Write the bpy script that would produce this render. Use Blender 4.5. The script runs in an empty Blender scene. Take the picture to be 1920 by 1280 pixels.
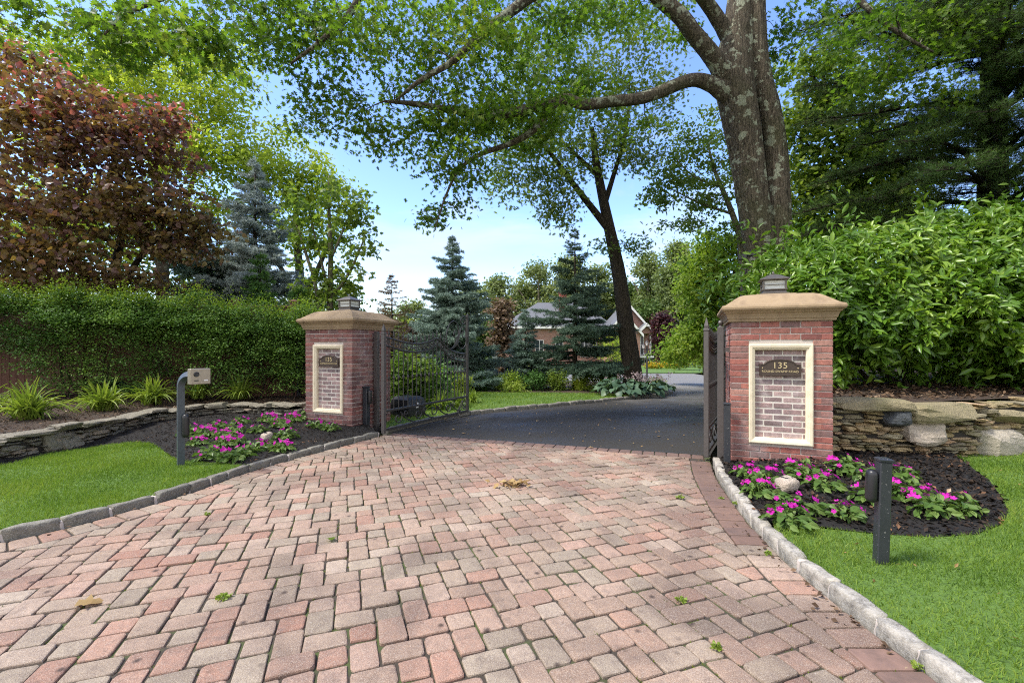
import bpy, bmesh, math, random
import numpy as np
from mathutils import Vector, Matrix
R = math.radians
rng = np.random.default_rng(11)
random.seed(7)
C = bpy.context.scene.collection
SC = bpy.context.scene

# ------------------------------------------------------------------ camera, sky, sun, exposure
F, CX, HY, CAMZ = 853.0, 960.0, 650.0, 1.4        # focal in px of a 1920 wide frame, horizon row, eye height
cam_d = bpy.data.cameras.new('camera'); cam = bpy.data.objects.new('camera', cam_d); C.objects.link(cam)
cam.location = (0, 0, CAMZ); cam.rotation_euler = (R(90), 0, 0)
cam_d.sensor_width = 36.0; cam_d.lens = F/1920*36.0; cam_d.shift_y = 10/1920.0
cam_d.clip_start = .05; cam_d.clip_end = 2000
SC.camera = cam
SC.cycles.pixel_filter_type = 'BLACKMAN_HARRIS'; SC.cycles.filter_width = 1.1
SUN_EL, SUN_AZ = 57.0, 256.0                       # degrees; azimuth from +Y clockwise: sun to the left, a little behind the camera
w = bpy.data.worlds.new('World'); SC.world = w; w.use_nodes = True
nt = w.node_tree; nt.nodes.clear()
out = nt.nodes.new('ShaderNodeOutputWorld'); bg = nt.nodes.new('ShaderNodeBackground')
sky = nt.nodes.new('ShaderNodeTexSky'); sky.sky_type = 'NISHITA'; sky.sun_disc = False
sky.sun_elevation = R(SUN_EL); sky.sun_rotation = R(SUN_AZ); sky.altitude = 0; sky.air_density = 1.0; sky.dust_density = .6; sky.ozone_density = 2.0
tc = nt.nodes.new('ShaderNodeTexCoord'); mp = nt.nodes.new('ShaderNodeMapping'); mp.inputs['Scale'].default_value = (1.0, 1.0, 3.2)
nz = nt.nodes.new('ShaderNodeTexNoise'); nz.inputs['Scale'].default_value = 2.2; nz.inputs['Detail'].default_value = 7; nz.inputs['Roughness'].default_value = .58
nz.inputs['Distortion'].default_value = .5
sep = nt.nodes.new('ShaderNodeSeparateXYZ')
lo = nt.nodes.new('ShaderNodeMapRange'); lo.inputs['From Min'].default_value = .02; lo.inputs['From Max'].default_value = .50
lo.inputs['To Min'].default_value = .13; lo.inputs['To Max'].default_value = -.14
ad = nt.nodes.new('ShaderNodeMath'); ad.operation = 'ADD'
cr = nt.nodes.new('ShaderNodeMapRange'); cr.inputs['From Min'].default_value = .50; cr.inputs['From Max'].default_value = .78
mx = nt.nodes.new('ShaderNodeMix'); mx.data_type = 'RGBA'
cm = nt.nodes.new('ShaderNodeMix'); cm.data_type = 'RGBA'; cm.inputs[6].default_value = (1.95, 2.05, 2.15, 1); cm.inputs[7].default_value = (3.3, 3.25, 3.15, 1); L_ = nt.links.new; L_(cm.outputs[2], mx.inputs[7])    # cloud radiance on the Nishita scale
hs = nt.nodes.new('ShaderNodeHueSaturation'); hs.inputs['Value'].default_value = .84; hs.inputs['Saturation'].default_value = 1.15; hs.inputs['Hue'].default_value = .513
L = nt.links.new
L(tc.outputs['Generated'], mp.inputs['Vector']); L(mp.outputs[0], nz.inputs['Vector']); L(tc.outputs['Generated'], sep.inputs[0])
L(sep.outputs['Z'], lo.inputs['Value']); bk = nt.nodes.new('ShaderNodeMapRange'); bk.inputs['From Min'].default_value = .15; bk.inputs['From Max'].default_value = -.35; bk.inputs['To Min'].default_value = 0; bk.inputs['To Max'].default_value = .34   # unseen, brighter cloud bank added behind the camera to fill the shaded fronts
bm_ = nt.nodes.new('ShaderNodeMapRange'); bm_.inputs['From Min'].default_value = .2; bm_.inputs['From Max'].default_value = -.3; L(sep.outputs['Y'], bm_.inputs['Value']); L(bm_.outputs[0], cm.inputs[0])
a2 = nt.nodes.new('ShaderNodeMath'); a2.operation = 'ADD'; L(sep.outputs['Y'], bk.inputs['Value']); L(nz.outputs['Fac'], a2.inputs[0]); L(bk.outputs[0], a2.inputs[1])
L(a2.outputs[0], ad.inputs[0]); L(lo.outputs[0], ad.inputs[1]); L(ad.outputs[0], cr.inputs['Value'])
L(sky.outputs[0], hs.inputs['Color']); L(hs.outputs[0], mx.inputs[6]); L(cr.outputs[0], mx.inputs[0])
L(mx.outputs[2], bg.inputs['Color']); L(bg.outputs[0], out.inputs['Surface'])
bg.inputs['Strength'].default_value = .15
sd = bpy.data.lights.new('sun', 'SUN'); sd.energy = 1.85; sd.angle = R(13); sd.color = (1, .95, .86)
sun = bpy.data.objects.new('sun', sd); C.objects.link(sun)
_d = Vector((math.sin(R(SUN_AZ))*math.cos(R(SUN_EL)), math.cos(R(SUN_AZ))*math.cos(R(SUN_EL)), math.sin(R(SUN_EL))))
sun.rotation_euler = _d.to_track_quat('Z', 'Y').to_euler(); sun.location = (-8, -12, 25)
vs = SC.view_settings; vs.view_transform = 'Standard'; vs.look = 'None'; vs.gamma = 1; vs.use_curve_mapping = False
vs.exposure = 1.70
cy = SC.cycles
cy.max_bounces = 7; cy.diffuse_bounces = 4; cy.glossy_bounces = 3; cy.transmission_bounces = 5; cy.transparent_max_bounces = 6
cy.use_adaptive_sampling = True; cy.adaptive_threshold = .015; cy.use_denoising = False
cy.caustics_reflective = False; cy.caustics_refractive = False; cy.sample_clamp_indirect = 6

# ------------------------------------------------------------------ helpers
def P(px, py, Y):
    return np.array(((px-CX)/F*Y, Y, CAMZ-(py-HY)/F*Y))
def gz(Y): return -.02*max(0., Y-12.)
def G(px, py, z=0.):                                # ground point under a pixel, on a plane of height z
    Y = (CAMZ-z)*F/(py-HY)
    return np.array(((px-CX)/F*Y, Y, z))

class MB:
    def __init__(s): s.v = []; s.ls = []; s.li = []; s.n = 0; s.cur = 0; s.mi = []
    def add(s, V, faces):
        V = np.asarray(V, float).reshape(-1, 3)
        s.v.append(V)
        s.ls.append(np.array([len(f) for f in faces], np.int32))
        s.li.append(np.concatenate([np.asarray(f, np.int32) for f in faces])+s.n)
        s.n += len(V); s.mi.append(np.full(len(faces), s.cur, np.int32))
    def bulk(s, V, faces):                          # V: (n,k,3), the same faces for each of the n
        n, k, _ = V.shape
        if n == 0: return
        fl = np.concatenate([np.asarray(f, np.int32) for f in faces]); sz = np.array([len(f) for f in faces], np.int32)
        off = (np.arange(n, dtype=np.int32)*k)[:, None]
        s.v.append(V.reshape(-1, 3)); s.li.append((off+fl[None]).ravel()+s.n); s.ls.append(np.tile(sz, n)); s.n += n*k; s.mi.append(np.full(n*len(sz), s.cur, np.int32))
    def mesh(s, name, smooth=False):
        me = bpy.data.meshes.new(name)
        V = np.concatenate(s.v); li = np.concatenate(s.li).astype(np.int32); ls = np.concatenate(s.ls).astype(np.int32)
        me.vertices.add(len(V)); me.vertices.foreach_set('co', V.astype(np.float32).ravel())
        me.loops.add(len(li)); me.loops.foreach_set('vertex_index', li)
        me.polygons.add(len(ls)); st = np.zeros(len(ls), np.int32); st[1:] = np.cumsum(ls)[:-1]
        me.polygons.foreach_set('loop_start', st)
        me.polygons.foreach_set('material_index', np.concatenate(s.mi))
        me.update(calc_edges=True)
        me.polygons.foreach_set('use_smooth', np.full(len(ls), bool(smooth)))
        me.validate()
        return me
    def build(s, name, mat, parent=None, smooth=False):
        me = s.mesh(name, smooth); o = bpy.data.objects.new(name, me); C.objects.link(o)
        for m_ in (mat if isinstance(mat, (list, tuple)) else [mat]): me.materials.append(m_)
        if parent is not None:
            o.parent = parent
            if parent.type == 'EMPTY' or True:
                o.matrix_parent_inverse = parent_matrix(parent).inverted()
        return o
def parent_matrix(o):
    m = Matrix.LocRotScale(o.location, o.rotation_euler, o.scale)
    if o.parent is not None: m = parent_matrix(o.parent) @ o.matrix_parent_inverse @ m
    return m
def tag(o, label, cat=None, group=None, kind=None):
    if label: o['label'] = label
    if cat: o['category'] = cat
    if group: o['group'] = group
    if kind: o['kind'] = kind
    return o
def thing(name, label, cat, loc=(0, 0, 0), group=None, rz=0):
    o = bpy.data.objects.new(name, None); C.objects.link(o); o.location = tuple(loc); o.rotation_euler = (0, 0, rz)
    o.empty_display_size = .2
    return tag(o, label, cat, group)
def copy_thing(src, loc, rz, sc, label, group):
    def rec(o, par):
        c = o.copy(); C.objects.link(c)
        if par is not None: c.parent = par
        for ch in o.children: rec(ch, c)
        return c
    c = rec(src, None); c.location = tuple(loc); c.rotation_euler = (0, 0, rz); c.scale = (sc, sc, sc)
    tag(c, label, None, group); return c

def box(mb, x0, x1, y0, y1, z0, z1, M=None, bev=0):
    if bev:
        b = bev; V = []; 
        for sx in (0, 1):
            for sy in (0, 1):
                for sz in (0, 1):
                    X = (x0, x1)[sx]; Yy = (y0, y1)[sy]; Z = (z0, z1)[sz]
                    ix = b if sx == 0 else -b; iy = b if sy == 0 else -b; iz = b if sz == 0 else -b
                    V += [(X, Yy+iy, Z+iz), (X+ix, Yy, Z+iz), (X+ix, Yy+iy, Z)]
        i = lambda a, c, d, k: ((a*2+c)*2+d)*3+k
        Fc = [[i(0,0,0,0), i(0,0,1,0), i(0,1,1,0), i(0,1,0,0)], [i(1,0,0,0), i(1,1,0,0), i(1,1,1,0), i(1,0,1,0)],
              [i(0,0,0,1), i(1,0,0,1), i(1,0,1,1), i(0,0,1,1)], [i(0,1,0,1), i(0,1,1,1), i(1,1,1,1), i(1,1,0,1)],
              [i(0,0,0,2), i(0,1,0,2), i(1,1,0,2), i(1,0,0,2)], [i(0,0,1,2), i(1,0,1,2), i(1,1,1,2), i(0,1,1,2)]]
        for a in (0, 1):
            for c in (0, 1):
                Fc.append([i(a,c,0,0), i(a,c,1,0), i(a,c,1,1), i(a,c,0,1)])
                Fc.append([i(a,0,c,0), i(a,1,c,0), i(a,1,c,2), i(a,0,c,2)])
                Fc.append([i(0,a,c,1), i(1,a,c,1), i(1,a,c,2), i(0,a,c,2)])
                for d in (0, 1): Fc.append([i(a,c,d,0), i(a,c,d,1), i(a,c,d,2)])
        V = np.array(V)
    else:
        V = np.array([(x, y, z) for x in (x0, x1) for y in (y0, y1) for z in (z0, z1)], float)
        Fc = [[0,1,3,2],[4,6,7,5],[0,4,5,1],[2,3,7,6],[0,2,6,4],[1,5,7,3]]
    if M is not None: V = V@M[0].T+M[1]
    mb.add(V, Fc)
def frame(rz, o=(0, 0, 0)):                         # rotation about z plus an offset
    c, s_ = math.cos(rz), math.sin(rz)
    return (np.array(((c, -s_, 0), (s_, c, 0), (0, 0, 1.))), np.asarray(o, float))
def tube(mb, pts, rad, sides=6, cap=True, flat=None, ridge=0, seed=0):
    pts = np.asarray(pts, float); n = len(pts); rad = np.broadcast_to(np.asarray(rad, float), (n,))
    T = np.gradient(pts, axis=0); T /= np.linalg.norm(T, axis=1)[:, None]+1e-9
    ref = np.array((0, 0, 1.)) if abs(T[0][2]) < .9 else np.array((1., 0, 0))
    U = np.zeros_like(T); u = ref-T[0]*np.dot(ref, T[0]); u /= np.linalg.norm(u); U[0] = u
    for i in range(1, n):
        u = u-T[i]*np.dot(u, T[i]); u /= np.linalg.norm(u)+1e-9; U[i] = u
    W = np.cross(T, U)
    a = np.arange(sides)/sides*2*math.pi
    ca, sa = np.cos(a), np.sin(a)
    rr = rad[:, None]*np.ones(sides)[None]
    if ridge:
        r2 = np.random.default_rng(seed); ph = r2.uniform(0, 6.28, 8); t = np.arange(n)[:, None]
        rr = rr*(1+ridge*(.5*np.sin(3*a[None]+ph[0]+t*.13)+.5*np.sin(5*a[None]+ph[1]-t*.09)+.35*np.sin(9*a[None]+ph[2]+t*.2)+.25*r2.standard_normal((n, sides))))
    V = pts[:, None]+rr[..., None]*(ca[None, :, None]*U[:, None]+sa[None, :, None]*W[:, None])
    if flat: pass
    Fc = []
    for i in range(n-1):
        for j in range(sides):
            k = (j+1) % sides; Fc.append((i*sides+j, i*sides+k, (i+1)*sides+k, (i+1)*sides+j))
    if cap: Fc.append(tuple(range(sides-1, -1, -1))); Fc.append(tuple((n-1)*sides+j for j in range(sides)))
    mb.add(V.reshape(-1, 3), Fc)
def smooth_path(pts, n):                            # Catmull-Rom through the points
    p = np.asarray(pts, float); p = np.vstack((2*p[0]-p[1], p, 2*p[-1]-p[-2])); m = len(p)-3
    t = np.linspace(0, m-1e-6, n); i = t.astype(int); f = (t-i)[:, None]
    a, b, c, d = p[i], p[i+1], p[i+2], p[i+3]
    return .5*((2*b)+(-a+c)*f+(2*a-5*b+4*c-d)*f*f+(-a+3*b-3*c+d)*f**3)
def lathe(mb, prof, o=(0, 0, 0), sides=16, M=None):
    pr = np.asarray(prof, float); a = np.arange(sides)/sides*2*math.pi
    V = np.stack((pr[:, 0][:, None]*np.cos(a), pr[:, 0][:, None]*np.sin(a), pr[:, 1][:, None]*np.ones(sides)), -1).reshape(-1, 3)
    n = len(pr); Fc = [(i*sides+j, i*sides+(j+1) % sides, (i+1)*sides+(j+1) % sides, (i+1)*sides+j) for i in range(n-1) for j in range(sides)]
    Fc += [tuple(range(sides-1, -1, -1)), tuple((n-1)*sides+j for j in range(sides))]
    if M is not None: V = V@M[0].T+M[1]
    mb.add(V+np.asarray(o), Fc)
def square_loft(mb, prof, M=None):                  # square rings (half width, z)
    V = []; Fc = []
    for i, (h, z) in enumerate(prof):
        V += [(-h, -h, z), (h, -h, z), (h, h, z), (-h, h, z)]
        if i:
            for j in range(4): Fc.append((4*i-4+j, 4*i-4+(j+1) % 4, 4*i+(j+1) % 4, 4*i+j))
    n = len(prof); Fc += [(3, 2, 1, 0), (4*n-4, 4*n-3, 4*n-2, 4*n-1)]
    V = np.array(V, float)
    if M is not None: V = V@M[0].T+M[1]
    mb.add(V, Fc)
def in_poly(x, y, poly):
    x = np.asarray(x); y = np.asarray(y); ins = np.zeros(x.shape, bool); p = np.asarray(poly)[:, :2]; j = len(p)-1
    for i in range(len(p)):
        c = ((p[i, 1] > y) != (p[j, 1] > y)) & (x < (p[j, 0]-p[i, 0])*(y-p[i, 1])/(p[j, 1]-p[i, 1]+1e-12)+p[i, 0]); ins ^= c; j = i
    return ins
def dist_poly(x, y, poly, closed=True):
    p = np.asarray(poly, float)[:, :2]; d = np.full(np.shape(x), 1e9); n = len(p)
    for i in range(n if closed else n-1):
        a, b = p[i], p[(i+1) % n]; e = b-a; L2 = e@e+1e-12
        t = np.clip(((x-a[0])*e[0]+(y-a[1])*e[1])/L2, 0, 1)
        d = np.minimum(d, np.hypot(x-a[0]-t*e[0], y-a[1]-t*e[1]))
    return d
def sheet(name, poly, zf, mat, g=.5, skirt=0, kind='structure', label=None):
    bm = bmesh.new(); f0 = bm.faces.new([bm.verts.new((p[0], p[1], 0)) for p in poly]); f0.normal_update()
    bmesh.ops.triangulate(bm, faces=bm.faces[:], ngon_method='EAR_CLIP')
    xs = [p[0] for p in poly]; ys = [p[1] for p in poly]
    for ax, lo_, hi in ((0, min(xs), max(xs)), (1, min(ys), max(ys))):
        t = math.floor(lo_/g)*g+g
        while t < hi:
            co = [0, 0, 0]; no = [0, 0, 0]; co[ax] = t+1e-4; no[ax] = 1
            bmesh.ops.bisect_plane(bm, geom=bm.verts[:]+bm.edges[:]+bm.faces[:], plane_co=co, plane_no=no); t += g
    bmesh.ops.triangulate(bm, faces=[f for f in bm.faces if len(f.verts) > 4])
    for v in bm.verts: v.co.z = zf(v.co.x, v.co.y)
    bmesh.ops.recalc_face_normals(bm, faces=bm.faces[:])
    if sum(f.normal.z for f in bm.faces) < 0: bmesh.ops.reverse_faces(bm, faces=bm.faces[:])
    if skirt:
        be = [e for e in bm.edges if e.is_boundary]
        r = bmesh.ops.extrude_edge_only(bm, edges=be)
        for v in r['geom']:
            if isinstance(v, bmesh.types.BMVert): v.co.z -= skirt
    me = bpy.data.meshes.new(name); bm.to_mesh(me); bm.free(); me.materials.append(mat)
    o = bpy.data.objects.new(name, me); C.objects.link(o); o['kind'] = kind
    if label: o['label'] = label
    return o
def vnoise(x, y, s=1.0, seed=0):                    # cheap smooth noise in -1..1
    return (math.sin(x*1.7*s+seed)*math.cos(y*2.1*s-seed*.7)+.5*math.sin(x*4.3*s-y*3.1*s+seed*1.3)+.3*math.sin(y*7.7*s+x*6.1*s+seed))/1.8

# ------------------------------------------------------------------ materials
def mat_new(name):
    m = bpy.data.materials.new(name); m.use_nodes = True; t = m.node_tree; b = t.nodes['Principled BSDF']; return m, t, b
def ramp(t, stops, interp='LINEAR'):
    r = t.nodes.new('ShaderNodeValToRGB'); e = r.color_ramp.elements; r.color_ramp.interpolation = interp
    e[0].position, e[0].color = stops[0][0], (*stops[0][1], 1); e[1].position, e[1].color = stops[-1][0], (*stops[-1][1], 1)
    for p, c in stops[1:-1]:
        n = e.new(p); n.color = (*c, 1)
    return r
def noise(t, scale, detail=4, rough=.55, coord='Object', dist=0, vscale=None):
    tcn = t.nodes.new('ShaderNodeTexCoord'); n = t.nodes.new('ShaderNodeTexNoise')
    n.inputs['Scale'].default_value = scale; n.inputs['Detail'].default_value = detail; n.inputs['Roughness'].default_value = rough; n.inputs['Distortion'].default_value = dist
    if vscale:
        m = t.nodes.new('ShaderNodeMapping'); m.inputs['Scale'].default_value = vscale
        t.links.new(tcn.outputs[coord], m.inputs[0]); t.links.new(m.outputs[0], n.inputs['Vector'])
    else: t.links.new(tcn.outputs[coord], n.inputs['Vector'])
    return n
def mix(t, fac, a, b, mode='MIX'):
    m = t.nodes.new('ShaderNodeMix'); m.data_type = 'RGBA'; m.blend_type = mode
    for s, v in ((m.inputs[0], fac), (m.inputs[6], a), (m.inputs[7], b)):
        if hasattr(v, 'is_output'): t.links.new(v, s)
        elif isinstance(v, tuple): s.default_value = (*v, 1)
        else: s.default_value = v
    return m.outputs[2]
def mrange(t, v, a, b, c=0, d=1):
    m = t.nodes.new('ShaderNodeMapRange'); t.links.new(v, m.inputs['Value'])
    for k, x in zip(('From Min', 'From Max', 'To Min', 'To Max'), (a, b, c, d)): m.inputs[k].default_value = x
    return m.outputs[0]
def island(t):
    g = t.nodes.new('ShaderNodeNewGeometry'); return g.outputs['Random Per Island']
def bump(t, b, h, s=.3, d=.02):
    n = t.nodes.new('ShaderNodeBump'); n.inputs['Strength'].default_value = s; n.inputs['Distance'].default_value = d
    t.links.new(h, n.inputs['Height']); t.links.new(n.outputs[0], b.inputs['Normal'])
def leafmat(name, stops, trans=.35, rough=.45, spec=.35, big=.45, tint=(1.25, 1.3, .6)):
    m, t, b = mat_new(name); r = ramp(t, stops)
    n = noise(t, big, 3); a = t.nodes.new('ShaderNodeMath'); a.operation = 'MULTIPLY_ADD'
    t.links.new(island(t), a.inputs[0]); a.inputs[1].default_value = .55; t.links.new(mrange(t, n.outputs['Fac'], .3, .7, -.05, .5), a.inputs[2])
    t.links.new(a.outputs[0], r.inputs[0]); t.links.new(r.outputs[0], b.inputs['Base Color'])
    b.inputs['Roughness'].default_value = rough; b.inputs['Specular IOR Level'].default_value = spec*.55
    tr = t.nodes.new('ShaderNodeBsdfTranslucent'); mu = mix(t, 1.0, r.outputs[0], tint, 'MULTIPLY'); t.links.new(mu, tr.inputs[0])
    ms = t.nodes.new('ShaderNodeMixShader'); ms.inputs[0].default_value = trans
    t.links.new(b.outputs[0], ms.inputs[1]); t.links.new(tr.outputs[0], ms.inputs[2]); t.links.new(ms.outputs[0], t.nodes['Material Output'].inputs[0])
    return m
def simple(name, col, rough=.6, metal=0, nscale=30, var=.25, bs=.15, spec=.5):
    m, t, b = mat_new(name); n = noise(t, nscale, 5)
    c = mix(t, n.outputs['Fac'], tuple(x*(1-var) for x in col), tuple(min(1, x*(1+var)) for x in col)); t.links.new(c, b.inputs['Base Color'])
    b.inputs['Roughness'].default_value = rough; b.inputs['Metallic'].default_value = metal; b.inputs['Specular IOR Level'].default_value = spec
    if bs: bump(t, b, n.outputs['Fac'], bs, .004)
    return m
M = {}
def brickmat(name, stops, white=.35, wscale=3.0):
    m, t, b = mat_new(name); r = ramp(t, stops); t.links.new(island(t), r.inputs[0])
    n1 = noise(t, 22, 6, .65); n2 = noise(t, wscale, 5, .6); n3 = noise(t, 90, 3)
    c = mix(t, mrange(t, n1.outputs['Fac'], .35, .75, 0, .55), r.outputs[0], (.05, .035, .035))
    c = mix(t, mrange(t, n2.outputs['Fac'], .52, .75, 0, white), c, (.48, .43, .43))
    t.links.new(c, b.inputs['Base Color']); b.inputs['Roughness'].default_value = .82; b.inputs['Specular IOR Level'].default_value = .25
    ad_ = t.nodes.new('ShaderNodeMath'); ad_.operation = 'ADD'; t.links.new(n1.outputs['Fac'], ad_.inputs[0]); t.links.new(n3.outputs['Fac'], ad_.inputs[1])
    bump(t, b, ad_.outputs[0], .5, .006); return m
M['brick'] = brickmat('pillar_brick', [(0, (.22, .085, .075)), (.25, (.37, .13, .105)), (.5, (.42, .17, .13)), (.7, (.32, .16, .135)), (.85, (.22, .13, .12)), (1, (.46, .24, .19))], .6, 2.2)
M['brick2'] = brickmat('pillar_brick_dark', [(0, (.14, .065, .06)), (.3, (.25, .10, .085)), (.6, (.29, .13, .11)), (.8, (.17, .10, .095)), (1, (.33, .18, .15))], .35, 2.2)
M['brickp'] = brickmat('panel_brick', [(0, (0.176, 0.140, 0.140)), (.35, (0.351, 0.238, 0.231)), (.65, (0.486, 0.350, 0.329)), (.85, (0.243, 0.182, 0.189)), (1, (0.540, 0.420, 0.399))], .75, 5)
M['mortar2'] = simple('pale_mortar', (.60, .56, .50), .9, 0, 60, .15, .4)
M['mortar'] = simple('mortar', (.46, .41, .37), .9, 0, 60, .25, .4)
m, t, b = mat_new('cast_stone'); n = noise(t, 4, 6, .6); n2 = noise(t, 120, 3); nv = noise(t, 5, 5, .7, vscale=(1, 1, .15))
c = mix(t, n.outputs['Fac'], (.25, .175, .10), (.36, .265, .16)); c = mix(t, mrange(t, nv.outputs['Fac'], .47, .68, 0, .7), c, (.17, .115, .07))
t.links.new(c, b.inputs['Base Color']); b.inputs['Roughness'].default_value = .85; bump(t, b, n2.outputs['Fac'], .3, .004); M['caststone'] = m
m, t, b = mat_new('cream_trim'); n = noise(t, 9, 5); c = mix(t, mrange(t, n.outputs['Fac'], .5, .8, 0, .6), (.74, .65, .48), (.46, .37, .24))
t.links.new(c, b.inputs['Base Color']); b.inputs['Roughness'].default_value = .6; M['cream'] = m
M['iron'] = simple('wrought_iron', (.055, .052, .05), .5, .3, 40, .4, .2)
M['grayiron'] = simple('grey_painted_iron', (.095, .085, .08), .5, .2, 30, .3, .2)
m, t, b = mat_new('black_paint'); n = noise(t, 6, 6, .7); n2 = noise(t, 60, 4, .8)
c = mix(t, n.outputs['Fac'], (.012, .014, .018), (.045, .05, .058)); c = mix(t, mrange(t, n2.outputs['Fac'], .645, .68), c, (.4, .39, .37))
t.links.new(c, b.inputs['Base Color']); b.inputs['Roughness'].default_value = .38; M['blackpaint'] = m
M['bluegrey'] = simple('slate_painted_steel', (.06, .075, .09), .4, .2, 14, .3, .1)
M['plastic'] = simple('black_plastic', (.018, .018, .02), .35, 0, 20, .2, .05)
M['steel'] = simple('brushed_steel_box', (.33, .29, .23), .42, .6, 60, .12, .05)
M['bronze'] = simple('bronze_plaque', (.075, .055, .045), .5, .5, 50, .3, .3)
M['gold'] = simple('gold_letters', (.62, .50, .28), .45, .5, 30, .1, 0)
M['pewter'] = simple('pewter_lantern', (.13, .115, .10), .45, .5, 30, .3, .15)
m, t, b = mat_new('lantern_glass'); b.inputs['Base Color'].default_value = (.62, .65, .62, 1); b.inputs['Roughness'].default_value = .22
b.inputs['Transmission Weight'].default_value = .1; b.inputs['IOR'].default_value = 1.45; M['glass'] = m
# paving block
m, t, b = mat_new('tumbled_paver')
r = ramp(t, [(0, (.27, .215, .155)), (.12, (.39, .315, .23)), (.24, (.33, .22, .155)), (.36, (.41, .285, .205)), (.48, (.42, .225, .155)), (.6, (.33, .26, .185)), (.7, (.43, .30, .22)), (.8, (.34, .165, .11)), (.9, (.45, .37, .28)), (1, (.44, .26, .19))])
t.links.new(island(t), r.inputs[0])
n1 = noise(t, 1.3, 6, .62, 'Object', .8); n2 = noise(t, 9, 6, .7); n3 = noise(t, 210, 3, .7); n4 = noise(t, 30, 5, .7)
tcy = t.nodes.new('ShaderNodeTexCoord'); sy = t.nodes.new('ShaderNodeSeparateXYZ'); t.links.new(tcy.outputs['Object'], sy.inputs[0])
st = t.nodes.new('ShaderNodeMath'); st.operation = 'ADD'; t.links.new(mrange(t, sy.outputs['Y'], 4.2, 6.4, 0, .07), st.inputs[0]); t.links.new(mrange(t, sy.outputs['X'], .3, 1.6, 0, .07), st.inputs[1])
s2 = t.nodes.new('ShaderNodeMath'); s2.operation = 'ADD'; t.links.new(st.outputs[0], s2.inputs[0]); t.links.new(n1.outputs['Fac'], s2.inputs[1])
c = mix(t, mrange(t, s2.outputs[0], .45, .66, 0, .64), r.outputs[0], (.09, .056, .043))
c = mix(t, mrange(t, n2.outputs['Fac'], .54, .74, 0, .6), c, (.10, .068, .058))
c = mix(t, mrange(t, n4.outputs['Fac'], .35, .65, .0, .45), c, (.20, .15, .125))
c = mix(t, mrange(t, n3.outputs['Fac'], .53, .66, 0, .55), c, (.54, .48, .40))
c = mix(t, mrange(t, n3.outputs['Fac'], .47, .36, 0, .5), c, (.10, .07, .06))
vo = t.nodes.new('ShaderNodeTexVoronoi'); vo.inputs['Scale'].default_value = 5.5; tcx = t.nodes.new('ShaderNodeTexCoord'); t.links.new(tcx.outputs['Object'], vo.inputs['Vector'])
c = mix(t, mrange(t, vo.outputs['Distance'], .04, .13, .85, 0), c, (.05, .035, .03))
t.links.new(c, b.inputs['Base Color']); b.inputs['Roughness'].default_value = .8; b.inputs['Specular IOR Level'].default_value = .28
a_ = t.nodes.new('ShaderNodeMath'); a_.operation = 'ADD'; t.links.new(n4.outputs['Fac'], a_.inputs[0]); t.links.new(n3.outputs['Fac'], a_.inputs[1]); bump(t, b, a_.outputs[0], .8, .006); M['paver'] = m
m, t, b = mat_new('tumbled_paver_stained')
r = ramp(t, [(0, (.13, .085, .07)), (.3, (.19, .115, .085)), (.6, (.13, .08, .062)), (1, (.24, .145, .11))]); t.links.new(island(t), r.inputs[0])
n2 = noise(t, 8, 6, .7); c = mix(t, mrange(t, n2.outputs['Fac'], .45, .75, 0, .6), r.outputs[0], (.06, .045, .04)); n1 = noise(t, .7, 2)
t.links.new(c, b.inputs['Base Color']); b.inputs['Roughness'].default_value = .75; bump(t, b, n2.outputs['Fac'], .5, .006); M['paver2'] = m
m, t, b = mat_new('joint_sand'); n = noise(t, 3, 5, .65); n2 = noise(t, 60, 4)
c = mix(t, n2.outputs['Fac'], (.025, .02, .014), (.07, .055, .04)); c = mix(t, mrange(t, n.outputs['Fac'], .5, .62, 0, .85), c, (.06, .085, .018))
t.links.new(c, b.inputs['Base Color']); b.inputs['Roughness'].default_value = .95; M['sand'] = m
m, t, b = mat_new('asphalt'); n = noise(t, 130, 4, .75); n2 = noise(t, .55, 4, .6, vscale=(.6, 1.6, 1)); n3 = noise(t, 3, 5); n4 = noise(t, .35, 4, .6)
tcy = t.nodes.new('ShaderNodeTexCoord'); sy = t.nodes.new('ShaderNodeSeparateXYZ'); t.links.new(tcy.outputs['Object'], sy.inputs[0]); dry = t.nodes.new('ShaderNodeMath'); dry.operation = 'MULTIPLY_ADD'; t.links.new(n4.outputs['Fac'], dry.inputs[0]); dry.inputs[1].default_value = 14; t.links.new(sy.outputs['Y'], dry.inputs[2])  # dry: mask for the pale sky sheen painted onto the far drive
far_sheen = mrange(t, dry.outputs[0], 18, 24)
c = mix(t, n.outputs['Fac'], (.012, .011, .0095), (.075, .069, .060)); c = mix(t, mrange(t, n3.outputs['Fac'], .4, .75, 0, .4), c, (.038, .037, .036)); c = mix(t, far_sheen, c, (.19, .18, .168)); t.links.new(c, b.inputs['Base Color'])
t.links.new(mrange(t, n2.outputs['Fac'], .42, .66, .45, .9), b.inputs['Roughness']); b.inputs['Specular IOR Level'].default_value = .2
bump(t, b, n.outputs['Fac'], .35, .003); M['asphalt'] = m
m, t, b = mat_new('lawn_turf'); n = noise(t, 1.2, 4); n2 = noise(t, 40, 4)
c = mix(t, n.outputs['Fac'], (.07, .14, .016), (.12, .20, .03)); c = mix(t, mrange(t, n2.outputs['Fac'], .4, .7, 0, .5), c, (.03, .065, .01)); t.links.new(c, b.inputs['Base Color']); b.inputs['Roughness'].default_value = .9
bump(t, b, n2.outputs['Fac'], .8, .03); M['turf'] = m
m, t, b = mat_new('black_mulch'); n = noise(t, 45, 6, .75); n2 = noise(t, 6, 4)
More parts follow.
